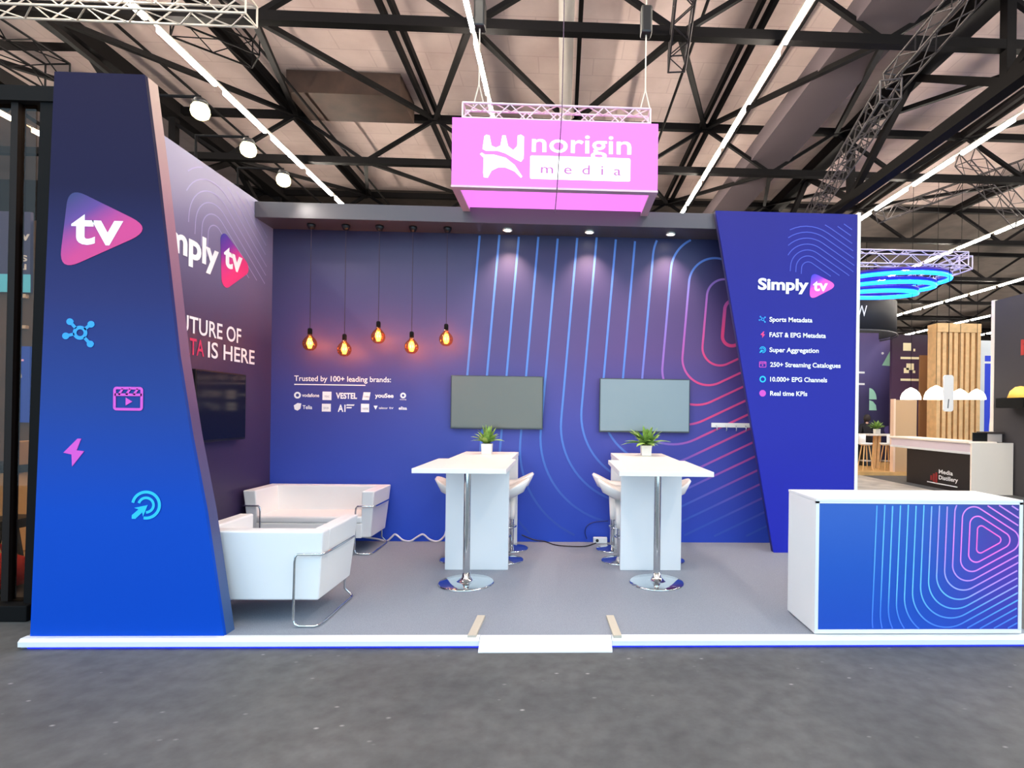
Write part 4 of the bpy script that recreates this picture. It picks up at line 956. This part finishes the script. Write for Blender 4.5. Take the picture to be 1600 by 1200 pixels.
b = MB(); b.ribbon([((a[0]+a[1])/2-.02, a[2]+.08), ((a[0]+a[1])/2, a[2]+.3)], .03, (0, 13.179, 0), EX, EZ, .003); b.build('print', mat('grey print', (120, 126, 130), .6), t)
MB().tube([((a[0]+a[1])/2, 13.2, a[3]), ((a[0]+a[1])/2, 13.2, zr-.15)], .008, 5).build('cord', STEEL, t)
# bar table, stools, plant, person at the far stand
p = aty(1372, 678, 17.3); ztab = p.z
t = thing('high_table', 'wooden high table with a white top at the far oak platform', 'table', (p.x, 17.3, .1))
x0, x1 = aty(1347, 678, 17.3).x, aty(1398, 678, 17.3).x
MB().box(x0, x1, 16.9, 17.6, ztab-.05, ztab).build('tabletop', WARMWHITE, t, bevel=.01)
xm = aty(1369, 700, 17.3).x
MB().bar((xm-.06, 17.25, ztab-.05), (xm-.12, 17.25, .1), .09).build('leg', OAK, t); MB().bar((xm+.06, 17.25, ztab-.05), (xm+.0, 17.25, .1), .09).build('leg', OAK, t)
def wood_stool(label, px, Y, face):
    x = aty(px, 710, Y).x
    t = thing('wooden_stool', label, 'stool', (x, Y, .1), 'white stools with wooden legs')
    zs = .78 + .1
    b = MB(); b.lathe([(0, zs-.03), (.15, zs-.03), (.2, zs), (.21, zs+.04), (.19, zs+.03), (.15, zs+.005), (0, zs)], (x, Y, 0), 24); b.build('seat', WHITE, t, smooth=True)
    b = MB(); b.lathe([(.2, zs+.02), (.23, zs+.14), (.235, zs+.3), (.225, zs+.3), (.21, zs+.14), (.185, zs+.03)], (x, Y, 0), 14, face-1.1, face+1.1); b.build('backrest', WHITE, t, smooth=True)
    for k in range(4):
        a = math.pi/4 + k*math.pi/2; MB().tube([(x+.1*cs(a), Y+.1*sn(a), zs-.03), (x+.22*cs(a), Y+.22*sn(a), .1)], [.02, .015], 8).build('leg', OAK, t)
    MB().tube([(x+.18*cs(k*math.pi/8), Y+.18*sn(k*math.pi/8), .38) for k in range(16)], .012, 6, closed=True).build('footrest', ALU, t)
wood_stool('white stool with wooden legs left of the far high table', 1352, 16.55, math.pi)
wood_stool('white stool with wooden legs right of the far high table', 1386, 16.55, 0)
wood_stool('white stool with wooden legs beside the black desk panel', 1404, 17.95, -1.2)
p = aty(1370, 677, 17.2); plant('bushy potted plant on the far high table', p.x, 17.2, ztab+.001, .34, 40, 1.0, .16, -.25)
p, q = aty(1336, 655, 18.3), aty(1351, 631, 18.3)
t = thing('monitor', 'cyan glowing monitor behind the seated person', 'monitor', ((p.x+q.x)/2, 18.3, p.z))
MB().box(p.x-.4, q.x, 18.9, 18.96, p.z, q.z).build('casing', BLACK, t)
MB().box(p.x-.38, q.x-.02, 18.89, 18.899, p.z+.02, q.z-.02).build('screen', mat('cyan screen', (10, 200, 240), .4, emit=(0, 220, 255), power=1), t)
MB().box(p.x-.1, p.x+.0, 18.9, 18.95, .1, p.z).build('stand', BLACK, t)
# seated person
def person(loc):
    sk = {'pelvis': (0, 0, .62), 'belly': (0, .03, .8), 'chest': (0, .05, 1.02), 'neck': (0, .05, 1.2), 'head': (0, .03, 1.33), 'crown': (0, .03, 1.42),
          'sl': (-.18, .05, 1.12), 'el': (-.24, -.02, .88), 'wl': (-.18, .2, .84), 'sr': (.18, .05, 1.12), 'er': (.24, -.02, .88), 'wr': (.18, .2, .84),
          'hl': (-.1, .02, .6), 'kl': (-.13, .42, .62), 'al': (-.13, .4, .2), 'tl': (-.13, .54, .15), 'hr': (.1, .02, .6), 'kr': (.13, .42, .62), 'ar': (.13, .4, .2), 'tr': (.13, .54, .15)}
    rad = dict(pelvis=.15, belly=.13, chest=.15, neck=.055, head=.1, crown=.07, sl=.075, el=.05, wl=.035, sr=.075, er=.05, wr=.035, hl=.1, kl=.065, al=.045, tl=.04, hr=.1, kr=.065, ar=.045, tr=.04)
    ed = [('pelvis', 'belly'), ('belly', 'chest'), ('chest', 'neck'), ('neck', 'head'), ('head', 'crown'), ('chest', 'sl'), ('sl', 'el'), ('el', 'wl'), ('chest', 'sr'), ('sr', 'er'), ('er', 'wr'),
          ('pelvis', 'hl'), ('hl', 'kl'), ('kl', 'al'), ('al', 'tl'), ('pelvis', 'hr'), ('hr', 'kr'), ('kr', 'ar'), ('ar', 'tr')]
    t = thing('person', 'person in dark clothes seated with their back turned at the far stand', 'person', loc)
    ks = list(sk); me = bpy.data.meshes.new('body'); me.from_pydata([sk[k] for k in ks], [(ks.index(a), ks.index(b)) for a, b in ed], [])
    o = bpy.data.objects.new('body', me); C.objects.link(o); o.parent = t
    o.modifiers.new('skin', 'SKIN'); o.modifiers.new('sub', 'SUBSURF').levels = 2; o.modifiers['sub'].render_levels = 2
    for v, k in zip(me.skin_vertices[0].data, ks): v.radius = (rad[k], rad[k]*.85); v.use_root = k == 'pelvis'
    me.materials.append(mat('dark clothes', (20, 18, 24), .8))
    ORG[o.name] = Vector((0, 0, 0))
    def loc_mesh(b, nm, mt):
        me = bpy.data.meshes.new(nm); me.from_pydata([tuple(v) for v in b.v], [], b.f); me.materials.append(mt)
        for f in me.polygons: f.use_smooth = True
        q = bpy.data.objects.new(nm, me); C.objects.link(q); q.parent = t
    b = MB(); b.lathe([(0, .135), (.05, .125), (.09, .085), (.112, .02), (.108, -.04), (.09, -.08), (0, -.08)], (0, .005, 1.36), 20); loc_mesh(b, 'hair', mat('dark brown hair', (40, 28, 24), .7))
    b = MB(); b.lathe([(.058, .0), (.066, .02), (.062, .07), (.0, .08)], (0, .045, 1.17), 16); loc_mesh(b, 'neck_skin', mat('skin', (206, 156, 134), .6))
    t2 = thing('cube_seat', 'black stool under the person in dark clothes', 'stool', (loc[0], loc[1]+.02, .1))
    MB().box(loc[0]-.2, loc[0]+.2, loc[1]-.16, loc[1]+.2, .1, loc[2]+.46).build('body', BLACK, t2, bevel=.02)
pp_ = aty(1352, 660, 18.2)
person((pp_.x-.05, 18.0, .3))
# ------------------------------------------------------------------ glass partition and neighbour on the left
Yg = 4.62
def lg(px, py, Y=Yg): return aty(px, py, Y)
t = thing('glass_partition', 'tall black-framed glass partition at the left edge of the photo', 'partition', (-4.6, Yg, 0))
p = lg(76, 160); q = lg(46, 985)
MB().add([(x, y, z) for (x0, x1, z) in ((lg(36, 985).x, lg(62, 985).x, .13), (lg(63, 160).x, lg(92, 160).x, p.z)) for x, y in ((x0, Yg), (x1, Yg), (x1, Yg+.1), (x0, Yg+.1))], [(0, 1, 2, 3), (4, 7, 6, 5), (0, 4, 5, 1), (1, 5, 6, 2), (2, 6, 7, 3), (3, 7, 4, 0)]).build('post', MATTEBLACK, t)
MB().bar((lg(20, 165).x, Yg+.05, p.z), (lg(3, 985).x, Yg+.05, .14), .055, .07).build('mullion', mat('dark bronze frame', (24, 16, 12), .6, spec=.2), t)
MB().box(-7.5, lg(92, 160).x, Yg-.02, Yg+.14, p.z, p.z+.12).build('top_rail', MATTEBLACK, t)
MB().box(-7.5, lg(52, 985).x, Yg-.06, Yg+.16, 0, .13).build('plinth', MATTEBLACK, t, bevel=.01)
MB().box(-7.5, lg(38, 985).x, Yg+.045, Yg+.055, .13, p.z).build('pane', glass('smoked glass', (214, 200, 186), .975), t)
Yn = 8.945
def nb(nm, px0, py0, px1, py1, Y, mt, par=None, th=.05):
    a = rect(px0, py0, px1, py1, Y); return MB().box(a[0], a[1], Y, Y+th, a[2], a[3]).build(nm, mt, par)
t = thing('stand_wall', 'brown back wall of the neighbouring stand seen through the glass', 'wall', (-8.5, 9, 0))
MB().box(-13.5, -5.2, 9.0, 9.1, 0, 4.6).build('panel', mat('brown stand wall', (92, 72, 56), .7, vary=.2, scale=2), t)
tag(MB().box(-13.5, -5.2, 4.9, 8.99, 0, .03).build('floorboards', mat('tan floorboards', (206, 172, 118), .55, vary=.15, scale=5)), 'tan wooden floorboards behind the glass at the left', 'flooring')
t = thing('display_screen', 'dark blue screen with cut-off white letters behind the glass', 'screen', (-7.8, Yn, 2.4))
nb('panel', -40, 330, 47, 456, Yn, mat('navy screen', (46, 52, 100), .4, emit=(46, 54, 110), power=.5), t)
nb('light_band', -40, 428, 47, 456, Yn-.01, mat('light blue screen band', (80, 190, 230), .4, emit=(90, 200, 240), power=.7), t, .01)
def nt_(txt, px0, px1, yb, cap): p, q = aty(px0, yb, Yn), aty(px1, yb, Yn); lettering(txt, (p.x, Yn-.002, p.z), EX, EZ, q.x-p.x, cap/870*Yn, INK, t, .03)
nt_('ev', 22, 47, 375, 14); nt_('S', 34, 43, 408, 9); nt_('Li', 27, 42, 421, 9)
t = thing('display_screen', 'bright blue picture panel low behind the glass', 'screen', (-7.8, Yn, 1.4))
nb('panel', 10, 541, 46, 660, Yn, mat('bright blue screen', (16, 70, 190), .4, emit=(20, 80, 220), power=.6), t)
nb('bar', 11, 561, 36, 564, Yn-.01, mat('pink screen bar', (240, 190, 240), .4, emit=(240, 190, 240), power=.7), t, .01)
b = MB(); c = aty(12, 590, Yn); b.ribbon(circ(c.x, c.z, .2, 14, 0, math.pi/2), .03, (0, Yn-.001, 0), EX, EZ, .004); b.build('arc', INK, t)
for k, (y0, y1) in enumerate(((459, 465), (508, 513))):
    nm = ('upper', 'lower')[k]
    t = thing('wall_shelf', nm + ' pale wall shelf between the two screens behind the glass', 'shelf', (-7.8, Yn, 2), 'pale shelves behind the glass'); nb('board', 12, y0, 40, y1, Yn, mat('pale shelf', (232, 214, 190), .5), t, .3)
t = thing('cardboard_box', 'tan box on the dark counter behind the glass', 'box', (-6.5, 6.6, .9))
a = rect(5, 690, 30, 727, 6.6); MB().box(a[0], a[1], 6.6, 6.9, a[2], a[3]).build('body', mat('tan card', (186, 150, 104), .7), t, bevel=.01)
t = thing('side_counter', 'dark counter with a pale front behind the glass', 'counter', (-6.5, 6.6, 0))
MB().box(a[0]-1.2, a[1]+.05, 6.5, 7.1, a[2]-.08, a[2]-.001).build('top', MATTEBLACK, t)
MB().box(a[0]-1.15, a[1], 6.55, 7.05, .04, a[2]-.081).build('front', mat('cream front', (226, 196, 150), .6), t)
a = rect(-30, 812, 26, 826, 5.7)
t = thing('low_table', 'low black table behind the glass near the red bag', 'table', (-5.6, 5.8, 0))
MB().box(a[0], a[1], 5.6, 6.0, a[2], a[3]).build('tabletop', BLACK, t)
MB().bar((a[1]-.1, 5.8, a[2]), (a[1]-.02, 5.8, .04), .03).build('leg', BLACK, t); MB().bar((a[0]+.1, 5.8, a[2]), (a[0]+.02, 5.8, .04), .03).build('leg', BLACK, t)
a = rect(-40, 856, 26, 908, 5.3); x_ = a[1]
t = thing('bag', 'bright red bag lying on the floor behind the glass', 'bag', (x_-.2, 5.3, .04))
b = MB(); b.lathe([(0, .3), (.08, .29), (.17, .24), (.22, .12), (.21, .02), (.15, 0), (0, 0)], (x_-.2, 5.35, .04), 18); b.build('body', mat('red fabric', (232, 44, 20), .6, bump=.4, scale=12), t)
MB().tube([(x_-.3, 5.3, .3), (x_-.27, 5.3, .42), (x_-.2, 5.3, .46), (x_-.13, 5.3, .42), (x_-.1, 5.3, .3)], .014, 8).build('handle', mat('red strap', (190, 30, 16), .6), t)
